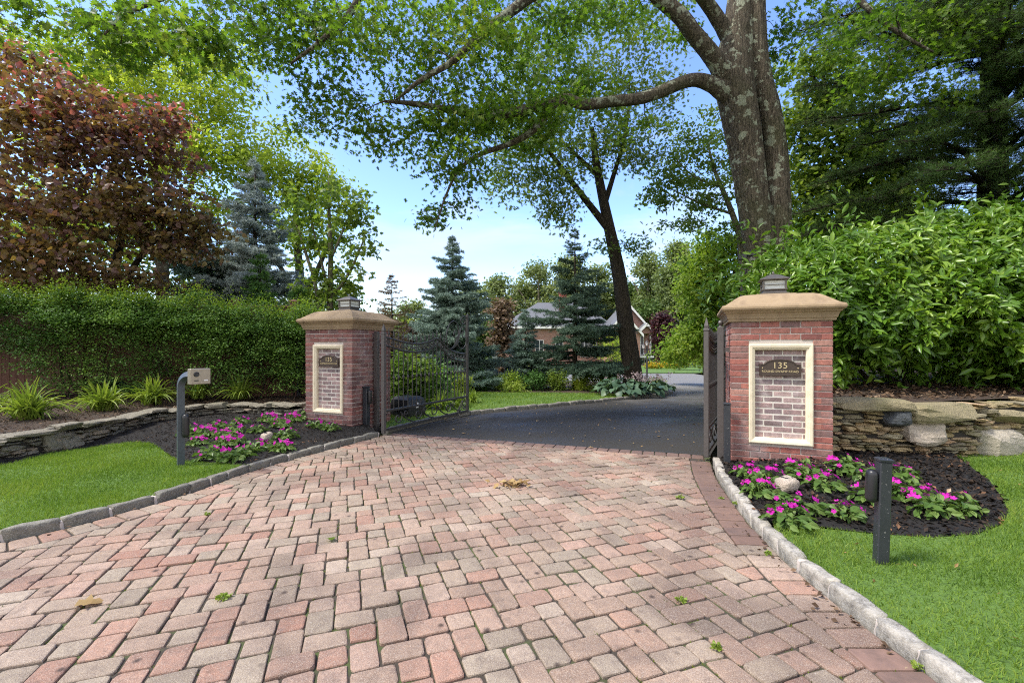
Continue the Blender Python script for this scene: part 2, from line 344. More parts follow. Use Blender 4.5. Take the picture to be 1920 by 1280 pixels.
c = mix(t, n.outputs['Fac'], (.004, .0035, .003), (.018, .014, .011)); t.links.new(c, b.inputs['Base Color']); b.inputs['Roughness'].default_value = .9; bump(t, b, n.outputs['Fac'], 1.0, .03); M['mulch'] = m
m, t, b = mat_new('brown_mulch'); n = noise(t, 45, 6, .75)
c = mix(t, n.outputs['Fac'], (.02, .012, .008), (.10, .065, .04)); t.links.new(c, b.inputs['Base Color']); b.inputs['Roughness'].default_value = .9; bump(t, b, n.outputs['Fac'], 1.0, .03); M['mulch2'] = m
m, t, b = mat_new('earth_ground'); n = noise(t, .5, 5); n2 = noise(t, 12, 5)
c = mix(t, n.outputs['Fac'], (.03, .055, .012), (.06, .05, .025)); c = mix(t, mrange(t, n2.outputs['Fac'], .4, .7, 0, .6), c, (.025, .04, .01)); t.links.new(c, b.inputs['Base Color']); b.inputs['Roughness'].default_value = .95; M['earth'] = m
def stonemat(name, stops, moss=.5, rough=.8):
    m, t, b = mat_new(name); r = ramp(t, stops); t.links.new(island(t), r.inputs[0]); n = noise(t, 11, 8, .75, vscale=(1, 1, 2.5)); n2 = noise(t, 2.3, 5, .6); n3 = noise(t, 50, 4, .7)
    c = mix(t, mrange(t, n.outputs['Fac'], .42, .74, 0, .55), r.outputs[0], (.075, .066, .045)); c = mix(t, mrange(t, n2.outputs['Fac'], .52, .7, 0, moss), c, (.12, .13, .035))
    c = mix(t, mrange(t, n3.outputs['Fac'], .62, .75, 0, .5), c, (.45, .43, .38))
    t.links.new(c, b.inputs['Base Color']); b.inputs['Roughness'].default_value = rough
    a_ = t.nodes.new('ShaderNodeMath'); a_.operation = 'ADD'; t.links.new(n.outputs['Fac'], a_.inputs[0]); t.links.new(n3.outputs['Fac'], a_.inputs[1]); bump(t, b, a_.outputs[0], 1.0, .03); return m
M['stoneR'] = stonemat('fieldstone', [(0, (0.392, 0.319, 0.156)), (.2, (0.594, 0.426, 0.221)), (.4, (0.297, 0.266, 0.156)), (.6, (0.648, 0.426, 0.247)), (.8, (0.459, 0.399, 0.260)), (1, (0.270, 0.226, 0.143))])
M['stoneL'] = stonemat('slate_stone', [(0, (.20, .185, .145)), (.3, (.29, .255, .19)), (.6, (.17, .165, .135)), (.8, (.36, .28, .20)), (1, (.25, .235, .20))], .35)
M['boulder'] = stonemat('pink_boulder', [(0, (.58, .49, .39)), (1, (.62, .51, .41))], .15)
M['boulder2'] = stonemat('grey_boulder', [(0, (0.529, 0.471, 0.380)), (1, (0.575, 0.506, 0.402))], .1)
M['bluestone'] = stonemat('blue_cobble', [(0, (.10, .115, .13)), (1, (.12, .13, .14))], .0)
m, t, b = mat_new('granite_kerb'); n = noise(t, 14, 7, .7); n2 = noise(t, 140, 3, .7); r = ramp(t, [(0, (.33, .30, .25)), (.5, (.42, .385, .33)), (1, (.29, .27, .23))]); t.links.new(island(t), r.inputs[0])
c = mix(t, mrange(t, n.outputs['Fac'], .44, .66, 0, .85), r.outputs[0], (.10, .09, .075)); c = mix(t, mrange(t, n2.outputs['Fac'], .5, .7, 0, .5), c, (.55, .53, .50)); t.links.new(c, b.inputs['Base Color']); b.inputs['Roughness'].default_value = .85; bump(t, b, n.outputs['Fac'], .8, .02); M['granite'] = m
M['granitedark'] = m.copy(); M['granitedark'].name = 'weathered_granite_kerb'; e_ = [x for x in M['granitedark'].node_tree.nodes if x.type == 'VALTORGB'][0].color_ramp.elements
for x, c_ in zip(e_, ((.12, .11, .085, 1), (.19, .175, .135, 1), (.10, .095, .072, 1))): x.color = c_

def barkmat(name, a, bcol, lichen=0, vs_=(6, 6, 1.2)):
    m, t, b = mat_new(name); n = noise(t, 4, 7, .7, vscale=vs_, dist=.4); c = mix(t, mrange(t, n.outputs['Fac'], .35, .7), a, bcol)
    if lichen:
        v = noise(t, 5.0, 5, .62); n5 = noise(t, 16, 4, .6); aa = t.nodes.new('ShaderNodeMath'); aa.operation = 'MULTIPLY_ADD'; t.links.new(n5.outputs['Fac'], aa.inputs[0]); aa.inputs[1].default_value = .35; t.links.new(v.outputs['Fac'], aa.inputs[2])
        c = mix(t, mrange(t, aa.outputs[0],   .735, .775, 0, lichen), c, (.44, .47, .34))
        g = noise(t, 1.3, 3); c = mix(t, mrange(t, g.outputs['Fac'], .5, .7, 0, .4), c, (.07, .085, .025))
    t.links.new(c, b.inputs['Base Color']); b.inputs['Roughness'].default_value = .92; b.inputs['Specular IOR Level'].default_value = .2; bump(t, b, n.outputs['Fac'], 1.0, .12); return m
M['bark_oak'] = barkmat('oak_bark', (.03, .025, .018), (.25, .205, .145), .85, (9, 9, 1.0))
M['bark'] = barkmat('grey_bark', (.035, .028, .02), (.12, .095, .065), .25)
M['bark_dark'] = barkmat('dark_bark', (.024, .019, .014), (.085, .068, .046))
M['bark_pale'] = barkmat('pale_bark', (.16, .135, .10), (.32, .28, .21), .3)
M['oakleaf'] = leafmat('oak_leaf', [(0, (0.052, 0.100, 0.018)), (.4, (0.094, 0.163, 0.028)), (.75, (0.169, 0.242, 0.042)), (1, (0.282, 0.294, 0.060))], .55, .45, .35, .45, (1.3, 1.5, .5))
M['oakleaf2'] = leafmat('oak_leaf_lighter', [(0, (0.077, 0.138, 0.037)), (.5, (0.154, 0.226, 0.057)), (1, (0.264, 0.308, 0.088))], .5)
M['lime'] = leafmat('lime_leaf', [(0, (.22, .30, .04)), (.5, (.34, .42, .065)), (1, (.48, .52, .11))], .58, .5, .3)
M['maple'] = leafmat('maple_leaf', [(0, (0.077, 0.142, 0.029)), (.5, (0.155, 0.233, 0.043)), (1, (0.283, 0.334, 0.072))], .52)
M['yellowgreen'] = leafmat('yellow_green_leaf', [(0, (.13, .22, .03)), (.5, (.23, .33, .05)), (1, (.36, .42, .08))], .5)
M['wood'] = leafmat('woodland_leaf', [(0, (.09, .13, .045)), (.5, (.18, .23, .085)), (1, (.30, .34, .15))], .35, .5, .35, .12)
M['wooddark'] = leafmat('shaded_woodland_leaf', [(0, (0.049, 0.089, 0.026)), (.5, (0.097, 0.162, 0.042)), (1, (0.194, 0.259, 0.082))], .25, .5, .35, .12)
M['redbud'] = leafmat('redbud_leaf', [(0, (.13, .065, .085)), (.25, (.175, .095, .09)), (.5, (.185, .13, .06)), (.75, (.23, .18, .065)), (1, (.31, .19, .155))], .42, .36, .4, .5, (1.35, 1.2, .5))
M['redbudred'] = leafmat('redbud_new_leaf', [(0, (.30, .10, .10)), (.5, (.38, .20, .17)), (1, (.44, .31, .21))], .45, .35, .5, .5, (1.5, .7, .6))
M['purple'] = leafmat('purple_leaf', [(0, (.03, .012, .016)), (.5, (.07, .03, .035)), (1, (.12, .06, .055))], .3, .45, .4, .5, (1.4, .7, .7))
M['rust'] = leafmat('russet_leaf', [(0, (.10, .07, .04)), (.5, (.19, .125, .085)), (1, (.26, .20, .13))], .3, .5, .3)
M['holly'] = leafmat('holly_leaf', [(0, (0.040, 0.100, 0.024)), (.5, (0.090, 0.181, 0.035)), (1, (0.236, 0.362, 0.061))], .28, .42, .3, .7)
M['hollytip'] = leafmat('holly_new_leaf', [(0, (.12, .21, .02)), (1, (.27, .36, .045))], .45, .4, .3)
M['laurel'] = leafmat('laurel_leaf', [(0, (0.052, 0.124, 0.014)), (.5, (0.112, 0.220, 0.023)), (1, (0.267, 0.386, 0.047))], .30, .32, .75, .8)
M['spruceblue'] = leafmat('blue_spruce_needle', [(0, (0.211, 0.264, 0.249)), (.5, (0.352, 0.414, 0.387)), (1, (0.510, 0.563, 0.525))], .12, .55, .3, .6, (1, 1, 1))
M['sprucemid'] = leafmat('grey_green_spruce_needle', [(0, (0.101, 0.160, 0.128)), (.5, (0.203, 0.288, 0.232)), (1, (0.345, 0.437, 0.360))], .12, .55, .3, .6, (1, 1, 1))
M['sprucedark'] = leafmat('dark_spruce_needle', [(0, (0.049, 0.087, 0.058)), (.5, (0.091, 0.147, 0.098)), (1, (0.170, 0.244, 0.167))], .12, .55, .3, .6, (1, 1, 1))
M['fir'] = leafmat('green_fir_needle', [(0, (0.039, 0.098, 0.023)), (.5, (0.078, 0.169, 0.039)), (1, (0.143, 0.247, 0.065))], .2, .5, .3, .6)
M['pine'] = leafmat('white_pine_needle', [(0, (0.034, 0.072, 0.022)), (.5, (0.068, 0.122, 0.033)), (1, (0.135, 0.203, 0.053))], .26, .5, .3, .5)
M['strap'] = leafmat('daylily_leaf', [(0, (.12, .20, .025)), (.5, (.22, .30, .05)), (1, (.34, .40, .09))], .35, .4, .4)
M['hosta'] = leafmat('hosta_leaf', [(0, (.045, .085, .055)), (.5, (.08, .14, .085)), (1, (.14, .21, .12))], .2, .4, .4)
M['impleaf'] = leafmat('impatiens_leaf', [(0, (0.057, 0.115, 0.023)), (.5, (0.103, 0.178, 0.040)), (1, (0.207, 0.276, 0.081))], .3, .38, .45)
M['pink'] = leafmat('magenta_petal', [(0, (.36, .01, .20)), (.4, (.56, .02, .36)), (.8, (.64, .05, .48)), (1, (.70, .22, .52))], .35, .5, .25, .5, (1.2, .6, 1.2))
M['blossom'] = leafmat('pale_blossom', [(0, (.42, .30, .30)), (1, (.60, .48, .46))], .3, .5, .2, .5, (1, 1, 1))
M['yellowf'] = leafmat('yellow_blossom', [(0, (.50, .30, .02)), (.5, (.62, .42, .04)), (1, (.66, .30, .06))], .3, .5, .2, .5, (1, 1, .6))
M['grass'] = leafmat('grass_blade', [(0, (.06, .125, .018)), (.3, (.12, .21, .028)), (.6, (.19, .285, .04)), (.9, (.28, .34, .07)), (1, (.40, .38, .13))], .38, .45, .35, .9)
M['chips'] = leafmat('bark_chip', [(0, (.007, .006, .005)), (.5, (.018, .013, .010)), (.8, (.05, .032, .02)), (.92, (.22, .11, .055)), (1, (.40, .30, .2))], .0, .7, .3, 2)
M['chipsb'] = leafmat('dry_chip', [(0, (.03, .019, .012)), (.5, (.075, .045, .026)), (.85, (.17, .11, .065)), (1, (.42, .33, .22))], .0, .7, .3, 2)
M['deadleaf'] = leafmat('fallen_leaf', [(0, (.20, .12, .05)), (.5, (.32, .21, .09)), (1, (.42, .31, .14))], .2, .6, .3, 5, (1, .8, .5))
M['mossy'] = leafmat('moss_tuft', [(0, (.06, .10, .012)), (.5, (.13, .17, .02)), (1, (.24, .27, .03))], .3, .6, .2, 2)
m, t, b = mat_new('cedar_fence'); n = noise(t, 3, 6, .65, vscale=(8, 8, .5)); c = mix(t, n.outputs['Fac'], (.065, .026, .016), (.15, .062, .036)); t.links.new(c, b.inputs['Base Color']); b.inputs['Roughness'].default_value = .7; bump(t, b, n.outputs['Fac'], .3, .006); M['cedar'] = m
m, t, b = mat_new('house_brick'); bt = t.nodes.new('ShaderNodeTexBrick'); bt.inputs['Scale'].default_value = 1.0; bt.inputs['Brick Width'].default_value = .22; bt.inputs['Row Height'].default_value = .075; bt.inputs['Mortar Size'].default_value = .008
bt.inputs['Color1'].default_value = (.25, .09, .06, 1); bt.inputs['Color2'].default_value = (.33, .14, .095, 1); bt.inputs['Mortar'].default_value = (.42, .37, .33, 1)
tcn = t.nodes.new('ShaderNodeTexCoord'); mpn = t.nodes.new('ShaderNodeMapping'); mpn.inputs['Rotation'].default_value = (R(90), 0, 0); t.links.new(tcn.outputs['Object'], mpn.inputs[0]); t.links.new(mpn.outputs[0], bt.inputs['Vector']); t.links.new(bt.outputs[0], b.inputs['Base Color']); b.inputs['Roughness'].default_value = .85; M['housebrick'] = m
M['shingle'] = simple('slate_shingle', (.115, .12, .13), .8, 0, 6, .35, .3)
M['white'] = simple('white_trim_paint', (.80, .79, .76), .5, 0, 10, .04, 0)
M['window'] = simple('dark_window_glass', (.03, .035, .045), .08, 0, 2, .3, 0)
M['dark'] = simple('dark_recess', (.03, .025, .022), .8, 0, 8, .3, 0)
M['redbrick'] = simple('red_chimney_brick', (.30, .07, .05), .85, 0, 12, .3, .3)
M['lampglass'] = simple('frosted_lamp_glass', (.62, .58, .55), .3, 0, 10, .1, 0)

# ------------------------------------------------------------------ leaf templates
def sym(half):                                      # outline of one leaf from its right half
    h = np.array(half); l = h[1:-1][::-1]*np.array((1, -1)); o = np.vstack((h, l)); return o
def ngon_leaf(half, curl=.12):
    o = sym(half); z = -curl*o[:, 0]**2+.25*np.abs(o[:, 1]); return np.column_stack((o, z)), [tuple(range(len(o)))]
OAK = ngon_leaf([(0, 0), (.20, .04), (.27, .27), (.37, .08), (.52, .38), (.60, .10), (.78, .27), (.80, .08), (1, 0)])
MAPLE = ngon_leaf([(0, 0), (.06, .30), (.28, .22), (.40, .52), (.55, .20), (.72, .26), (1, 0)])
def fold_leaf(w1, w2, x1=.3, x2=.7, up=.12, curl=.15):
    V = np.array([(0, 0, 0), (x1, 0, .02), (x2, 0, -.02-curl*.3), (1, 0, -curl), (x1, w1, up), (x2, w2, up-curl*.3), (x1, -w1, up), (x2, -w2, up-curl*.3)], float)
    return V, [(0, 1, 4), (1, 2, 5, 4), (2, 3, 5), (0, 6, 1), (1, 6, 7, 2), (2, 7, 3)]
LANCE = fold_leaf(.145, .16, .32, .66)
HEART = fold_leaf(.42, .36, .22, .6, .08, .25)
OVAL = fold_leaf(.26, .25, .3, .68)
DIAM = (np.array([(0, 0, 0), (.5, .33, .06), (1, 0, -.05), (.5, -.33, .06)], float), [(0, 1, 2, 3)])
NEEDLE = (np.array([(0, .5, 0), (0, -.5, 0), (1, 0, 0)], float), [(0, 1, 2)])
BLADE = (np.array([(0, .5, 0), (0, -.5, 0), (.55, -.38, .03), (.55, .38, .03), (1, 0, -.06)], float), [(0, 1, 2, 3), (3, 2, 4)])
def unit(v): return v/(np.linalg.norm(v, axis=-1, keepdims=True)+1e-9)
def leaves(mb, pos, size, tpl, up=1.0, droop=0., out=None, outw=0., wid=1.0, dirs=None):
    """flat leaves at pos: normals lean towards up, long axes random, drooping, or along dirs"""
    n = len(pos)
    if n == 0: return
    N = rng.standard_normal((n, 3)); N = unit(N)*1.0; N[:, 2] += up
    if out is not None: N = N+out*outw
    N = unit(N)
    T = rng.standard_normal((n, 3)) if dirs is None else dirs+rng.standard_normal((n, 3))*.25
    T[:, 2] -= droop; T = unit(T-N*np.sum(T*N, 1, keepdims=True)); B = np.cross(N, T)
    V, Fc = tpl; s = np.broadcast_to(size, (n,))[:, None, None]
    X = pos[:, None]+s*(V[None, :, 0, None]*T[:, None]+V[None, :, 1, None]*wid*B[:, None]+V[None, :, 2, None]*N[:, None])
    mb.bulk(X, Fc)
def blades(mb, base, dirs, length, width, tpl=NEEDLE):
    """long thin leaves or needles along dirs"""
    n = len(base); T = unit(dirs); A = rng.standard_normal((n, 3)); B = unit(np.cross(T, A)); N = np.cross(T, B); V, Fc = tpl
    l = np.broadcast_to(length, (n,))[:, None, None]; w_ = np.broadcast_to(width, (n,))[:, None, None]
    X = base[:, None]+V[None, :, 0, None]*l*T[:, None]+V[None, :, 1, None]*w_*B[:, None]+V[None, :, 2, None]*l*N[:, None]
    mb.bulk(X, Fc)
def ellipsoid(n, c, r, shell=2.2):
    d = unit(rng.standard_normal((n, 3))); return c+d*(rng.random((n, 1))**(1/shell))*np.asarray(r)
def pxblob(px, py, Y, rx, ry, rd): return (P(px, py, Y), np.array((rx*Y/F, rd, ry*Y/F)))

def grow(skel, targets, r0=.03, r1=.006, step=.5, maxlen=6.):
    """connect leaf clumps to the skeleton with bending twigs; skel: list of (points, radii)"""
    pts = np.vstack([s[0] for s in skel]); rad = np.concatenate([np.broadcast_to(s[1], len(s[0])) for s in skel])
    cap = len(pts)+len(targets)*14; BP = np.empty((cap, 3)); BR = np.empty(cap); n = len(pts); BP[:n] = pts; BR[:n] = rad
    d0 = np.min(np.linalg.norm(targets[:, None]-pts[None], axis=2), axis=1) if len(targets)*len(pts) < 4e6 else np.linalg.norm(targets-pts.mean(0), axis=1)
    res = []
    for i in np.argsort(d0):
        tgt = targets[i]; dd = np.linalg.norm(BP[:n]-tgt, axis=1); dd = dd+.6*np.maximum(0, BP[:n, 2]-tgt[2]); j = int(np.argmin(dd))
        p = BP[j]; D = np.linalg.norm(tgt-p)
        if D > maxlen or D < .02: continue
        k = int(min(10, max(3, D/step+2))); tt = np.linspace(0, 1, k)[:, None]
        mid = (p+tgt)/2+rng.standard_normal(3)*D*.10+np.array((0, 0, D*.10))
        q = (1-tt)**2*p+2*(1-tt)*tt*mid+tt**2*tgt
        ra = min(BR[j]*.7, r1+r0*min(1, D/2.5)); rr = np.linspace(ra, min(r1, ra), k)
        res.append((q, rr)); BP[n:n+k-1] = q[1:]; BR[n:n+k-1] = rr[1:]; n += k-1
    return res
LABELSEEN = set()
def tree(name, label, cat, trunk, blobs, leaf, mat, bark, nper=22, cr_=.32, size=.11, group=None, up=.7, droop=.3, r0=.03, r1=.006, sides=10, flat=.65, limbs=(), ridge=0, extra=None, base=None, wid=1.0, twigs=True):
    """trunk: list of (points, radii) in one mesh; limbs: each a mesh of its own; blobs: (centre, radii, number of clumps)"""
    b0 = trunk[0][0][0] if base is None else base
    t_ = thing(name, label, cat, b0, group)
    mb = MB(); sk = []
    for k, (p, r) in enumerate(trunk):
        p = np.asarray(p, float); q = smooth_path(p, max(6, int(len(p)*5))); rr = np.interp(np.linspace(0, 1, len(q)), np.linspace(0, 1, len(r)), r)
        tube(mb, q, rr, sides, True, None, ridge, k); sk.append((q, rr))
    lm = []
    for k, (p, r) in enumerate(limbs):
        p = np.asarray(p, float); q = smooth_path(p, len(p)*6); rr = np.interp(np.linspace(0, 1, len(q)), np.linspace(0, 1, len(r)), r)
        l = MB(); tube(l, q, rr, sides, True, None, ridge, 40+k); lm.append(l); sk.append((q, rr))
    cl = np.vstack([ellipsoid(n, c, r) for c, r, n in blobs])
    f = MB(); tw = f; f.cur = 1
    if twigs:
        for q, rr in grow(sk, cl, r0, r1): tube(tw, q, rr, 4 if r0 < .05 else 5, False)
    mb.build('trunk', bark, t_, True)
    for l in lm: l.build('limb', bark, t_, True)
    f.cur = 0; n = len(cl)
    cnt = rng.integers(int(nper*.6), int(nper*1.4)+1, n); idx = np.repeat(np.arange(n), cnt); m_ = len(idx)
    rad = cr_*rng.uniform(.6, 1.35, n)
    off = rng.standard_normal((m_, 3))*np.array((1, 1, flat))*.55*rad[idx][:, None]
    leaves(f, cl[idx]+off, size*rng.uniform(.65, 1.25, m_), leaf, up, droop, unit(off), .5, wid)
    f.build('crown', [mat, bark], t_)
    if extra:
        ex = MB(); m2, frac, zmin = extra; sel = cl[(cl[:, 2] > zmin)]; sel = sel[rng.random(len(sel)) < frac]
        q = np.repeat(sel, 8, 0)+rng.standard_normal((len(sel)*8, 3))*.14+np.array((0, 0, .12)); leaves(ex, q, size*1.0, leaf, up, droop, wid=wid); ex.build('tip_leaves', m2, t_)
    return t_

# ------------------------------------------------------------------ outlines on the ground
KR = [(1.84, -2.5), (1.83, -1.5), (1.82, -.6), (1.81, .2), (1.80, .9), (1.79, 1.5), (1.785, 1.9), (1.775, 2.34), (1.775, 2.6), (1.80, 3.06), (1.92, 3.79), (2.19, 4.87), (2.39, 5.45), (2.44, 5.62)]
KL = [(-8.6, -.3), (-6.0, 1.35), (-4.6, 2.45), (-3.66, 3.25), (-3.25, 3.91), (-3.06, 4.5), (-2.92, 5.19), (-2.56, 6.06), (-2.06, 7.12)]
KM = [(-2.02, 7.40), (-1.57, 8.35), (-.90, 9.40), (.49, 10.38), (1.85, 11.27), (3.14, 12.2), (4.4, 13.2), (5.0, 14.2), (5.35, 15.4), (5.3, 16.8), (4.6, 18.4)]
def off_path(path, d):                              # offset to the left of the walking direction by d
    p = np.asarray(path, float); T = np.gradient(p, axis=0); T /= np.linalg.norm(T, axis=1)[:, None]
    return [tuple(q) for q in p+np.stack((-T[:, 1], T[:, 0]), 1)*d]
KRs = [tuple(q) for q in smooth_path(np.column_stack((KR, np.zeros(len(KR)))), 60)[:, :2]]
KLs = [tuple(q) for q in smooth_path(np.column_stack((KL, np.zeros(len(KL)))), 60)[:, :2]]
KMs = [tuple(q) for q in smooth_path(np.column_stack((KM, np.zeros(len(KM)))), 60)[:, :2]]
GA, GB = np.array((-2.02, 7.42)), np.array((2.56, 5.86))       # the gate line, where paving meets asphalt
def g2(px, py, z=.07): q = G(px, py, z); return (q[0], q[1])

# ground
me = bpy.data.meshes.new('ground'); xs = np.concatenate((np.linspace(-260, -20, 9), np.linspace(-14, 14, 15), np.linspace(20, 260, 9))); ys = np.concatenate((np.linspace(-40, 12, 14), np.linspace(16, 60, 12), np.linspace(80, 420, 9)))
V = [(x, y, max(gz(y), -1.3)-.09) for y in ys for x in xs]; nx = len(xs)
me.from_pydata(V, [], [(j*nx+i, j*nx+i+1, (j+1)*nx+i+1, (j+1)*nx+i) for j in range(len(ys)-1) for i in range(nx-1)]); me.materials.append(M['earth'])
o = bpy.data.objects.new('ground', me); C.objects.link(o); o['kind'] = 'structure'

# paving bed and pavers
field = KLs+[tuple(GA), tuple(GB)]+KRs[::-1]
sheet('joint_sand', field, lambda x, y: -.012, M['sand'], 1.0)
def prism(mb, poly, top, b=.012, tilt=(0, 0), depth=.05):
    p = np.asarray(poly, float); n = len(p)
    if n < 3: return
    a = .5*np.sum(p[:, 0]*np.roll(p[:, 1], -1)-p[:, 1]*np.roll(p[:, 0], -1))
    if abs(a) < .0012: return
    if a < 0: p = p[::-1]
    q = []                                          # round the corners
    for i in range(n):
        A, B, D = p[i-1], p[i], p[(i+1) % n]; la = np.linalg.norm(A-B); lb = np.linalg.norm(D-B); r = min(.016*rng.uniform(.6, 1.7), la*.3, lb*.3)
        e1 = B+(A-B)/la*r; e2 = B+(D-B)/lb*r; q += [e1, .25*e1+.5*B+.25*e2, e2]
    q = np.array(q); c = q.mean(0); m = len(q); q = q+rng.standard_normal(q.shape)*.0022
    def ring(k, z):
        d = q-c; L_ = np.linalg.norm(d, axis=1)[:, None]; r = c+d*(1-k/L_); zz = z+(r[:, 0]-c[0])*tilt[0]+(r[:, 1]-c[1])*tilt[1]+rng.standard_normal(m)*.0006; return np.column_stack((r, zz))
    V = np.vstack((ring(0, top-depth), ring(0, top-b), ring(b*.35, top-b*.3), ring(b*1.2, top), ring(.032, top+.0012), [[c[0], c[1], top+.0015]]))
    Fc = [(k*m+i, k*m+(i+1) % m, (k+1)*m+(i+1) % m, (k+1)*m+i) for k in range(4) for i in range(m)]+[(4*m+i, 4*m+(i+1) % m, 5*m) for i in range(m)]
    mb.add(V, Fc)
def clip(poly, a, nrm):                             # keep the side of point a that nrm points to
    out_ = []; n = len(poly)
    for i in range(n):
        p, q = poly[i], poly[(i+1) % n]; dp = np.dot(np.subtract(p, a), nrm); dq = np.dot(np.subtract(q, a), nrm)
        if dp >= 0: out_.append(p)
        if dp*dq < 0: t_ = dp/(dp-dq); out_.append(tuple(np.asarray(p)+t_*(np.subtract(q, p))))
    return out_
BW = .235
innR = np.array(off_path(KRs, BW)); innL = np.array(off_path(KLs, -BW))
gd = (GB-GA)/np.linalg.norm(GB-GA); gn = np.array((gd[1], -gd[0]))
if gn[1] > 0: gn = -gn
GC = GA+gn*.20
pv = MB(); CELL = .0675; th = R(20); u_ = np.array((math.cos(th), math.sin(th))); v_ = np.array((-math.sin(th), math.cos(th)))
org = np.array((0., 2.0)); gap = .0045
for i in range(-84, 85):
    for j in range(-120, 121):
        base = np.array((16*i+9*j, j))
        for (w_, h_), o_ in (((2, 2), (0, 0)), ((3, 2), (13, 0)), ((2, 3), (11, 0))):
            bx, by = base[0]+o_[0], base[1]+o_[1]
            c = org+u_*(bx+w_/2)*CELL+v_*(by+h_/2)*CELL
            if not (-7 < c[0] < 3 and -.3 < c[1] < 7.6): continue
            g_ = gap*rng.uniform(.6, 1.5)
            qs = [org+u_*(bx*CELL+a)+v_*(by*CELL+bb) for a, bb in ((g_, g_), (w_*CELL-g_, g_), (w_*CELL-g_, h_*CELL-g_), (g_, h_*CELL-g_))]
            poly = [tuple(q) for q in qs]
            for inn, sgn in ((innR, 1), (np.array(KLs) if c[1] > 6.72 and c[0] < 0 else innL, -1)):
                d = np.linalg.norm(inn-c, axis=1); k = int(np.clip(np.argmin(d), 1, len(inn)-2)); T = inn[k+1]-inn[k-1]; T = T/np.linalg.norm(T)
                poly = clip(poly, inn[k], np.array((-T[1], T[0]))*sgn)
                if len(poly) < 3: break
            if len(poly) < 3: continue
            poly = clip(poly, GC, gn)
            if len(poly) < 3: continue
            prism(pv, poly, rng.normal(0, .003), rng.uniform(.005, .010), rng.normal(0, .012, 2))
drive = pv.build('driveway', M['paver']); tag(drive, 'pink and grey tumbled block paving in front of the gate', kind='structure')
bd = MB()                                           # soldier courses along both kerbs and at the gate
def border(path, inner, step=.15):
    p = np.asarray(path); q = np.asarray(inner); L_ = np.concatenate(([0], np.cumsum(np.linalg.norm(np.diff(p, axis=0), axis=1)))); s_ = 0
    while s_+step < L_[-1]:
        e = step*rng.uniform(.9, 1.1); f = lambda A, x: np.array([np.interp(x, L_, A[:, 0]), np.interp(x, L_, A[:, 1])])
        a, b_, c_, d_ = f(p, s_+.005), f(p, s_+e-.005), f(q, s_+e-.005), f(q, s_+.005); c1 = b_+(c_-b_)*.96; d1 = a+(d_-a)*.96; a1 = a+(d_-a)*.03; b1 = b_+(c_-b_)*.03
        if a[0] < 0 and a[1] > 6.70: break
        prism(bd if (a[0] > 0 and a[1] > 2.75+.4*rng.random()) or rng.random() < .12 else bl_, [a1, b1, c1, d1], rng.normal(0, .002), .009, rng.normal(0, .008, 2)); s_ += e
bl_ = MB(); border(KRs, innR); border(KLs, innL)
Lg = np.linalg.norm(GB-GA)
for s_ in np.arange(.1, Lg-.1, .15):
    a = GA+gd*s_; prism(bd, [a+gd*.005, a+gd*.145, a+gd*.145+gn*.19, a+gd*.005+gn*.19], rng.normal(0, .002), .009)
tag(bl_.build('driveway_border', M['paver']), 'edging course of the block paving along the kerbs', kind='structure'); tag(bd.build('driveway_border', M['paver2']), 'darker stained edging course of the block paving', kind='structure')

# asphalt
AO = KMs[:48]+[(3.2, 20.4), (0, 22.2), (-9, 23.5), (-9, 31), (6, 30.6), (11.9, 29.8), (11.3, 26), (8.6, 18.6), (6.7, 14.2), (4.5, 9.2), (2.60, 5.95), tuple(GB-gn*.004), tuple(GA-gn*.004)]
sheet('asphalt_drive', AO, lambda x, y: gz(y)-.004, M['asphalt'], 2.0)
# kerbs of granite blocks
def unit_block(n=4):
    V = []; ix = {}; Fc = []
    def vid(p):
        k = tuple(np.round(p, 5))
        if k not in ix: ix[k] = len(V); V.append(p)
        return ix[k]
    t_ = np.linspace(-1, 1, n+1)
    for ax in range(3):
        for sg in (-1, 1):
            for a in range(n):
                for b_ in range(n):
                    q = []
                    for da, db in ((0, 0), (1, 0), (1, 1), (0, 1)):
                        p = np.zeros(3); p[ax] = sg; p[(ax+1) % 3] = t_[a+da]; p[(ax+2) % 3] = t_[b_+db]; q.append(vid(p))
                    Fc.append(q if sg > 0 else q[::-1])
    return np.array(V), Fc
UB, UF = unit_block(5)
def block(mb, c, half, rot=None, rough=.08, pw=5., facet=0, shear=.12):
    r2 = rng
    V = UB/((np.abs(UB)**pw).sum(1)**(1/pw))[:, None]
    ph = r2.uniform(0, 6.28, 6); nn = np.sin(V[:, 0]*3.1+ph[0])*np.cos(V[:, 1]*2.7+ph[1])+.6*np.sin(V[:, 2]*4+ph[2]+V[:, 0]*5)+.5*r2.standard_normal(len(V))
    V = V*(1+rough*nn[:, None])
    for _ in range(facet):
        nf = unit(r2.standard_normal(3)*np.array((1, .7, .8))); dd_ = r2.uniform(.70, .97); V = V-np.maximum(0, V@nf-dd_)[:, None]*nf
    V = V*np.asarray(half)
    V = V+np.stack((V[:, 2]*r2.normal(0, shear), 0*V[:, 0], V[:, 0]*r2.normal(0, .03)), 1)
    if rot is not None: V = V@rot.T
    mb.add(V+np.asarray(c), UF)
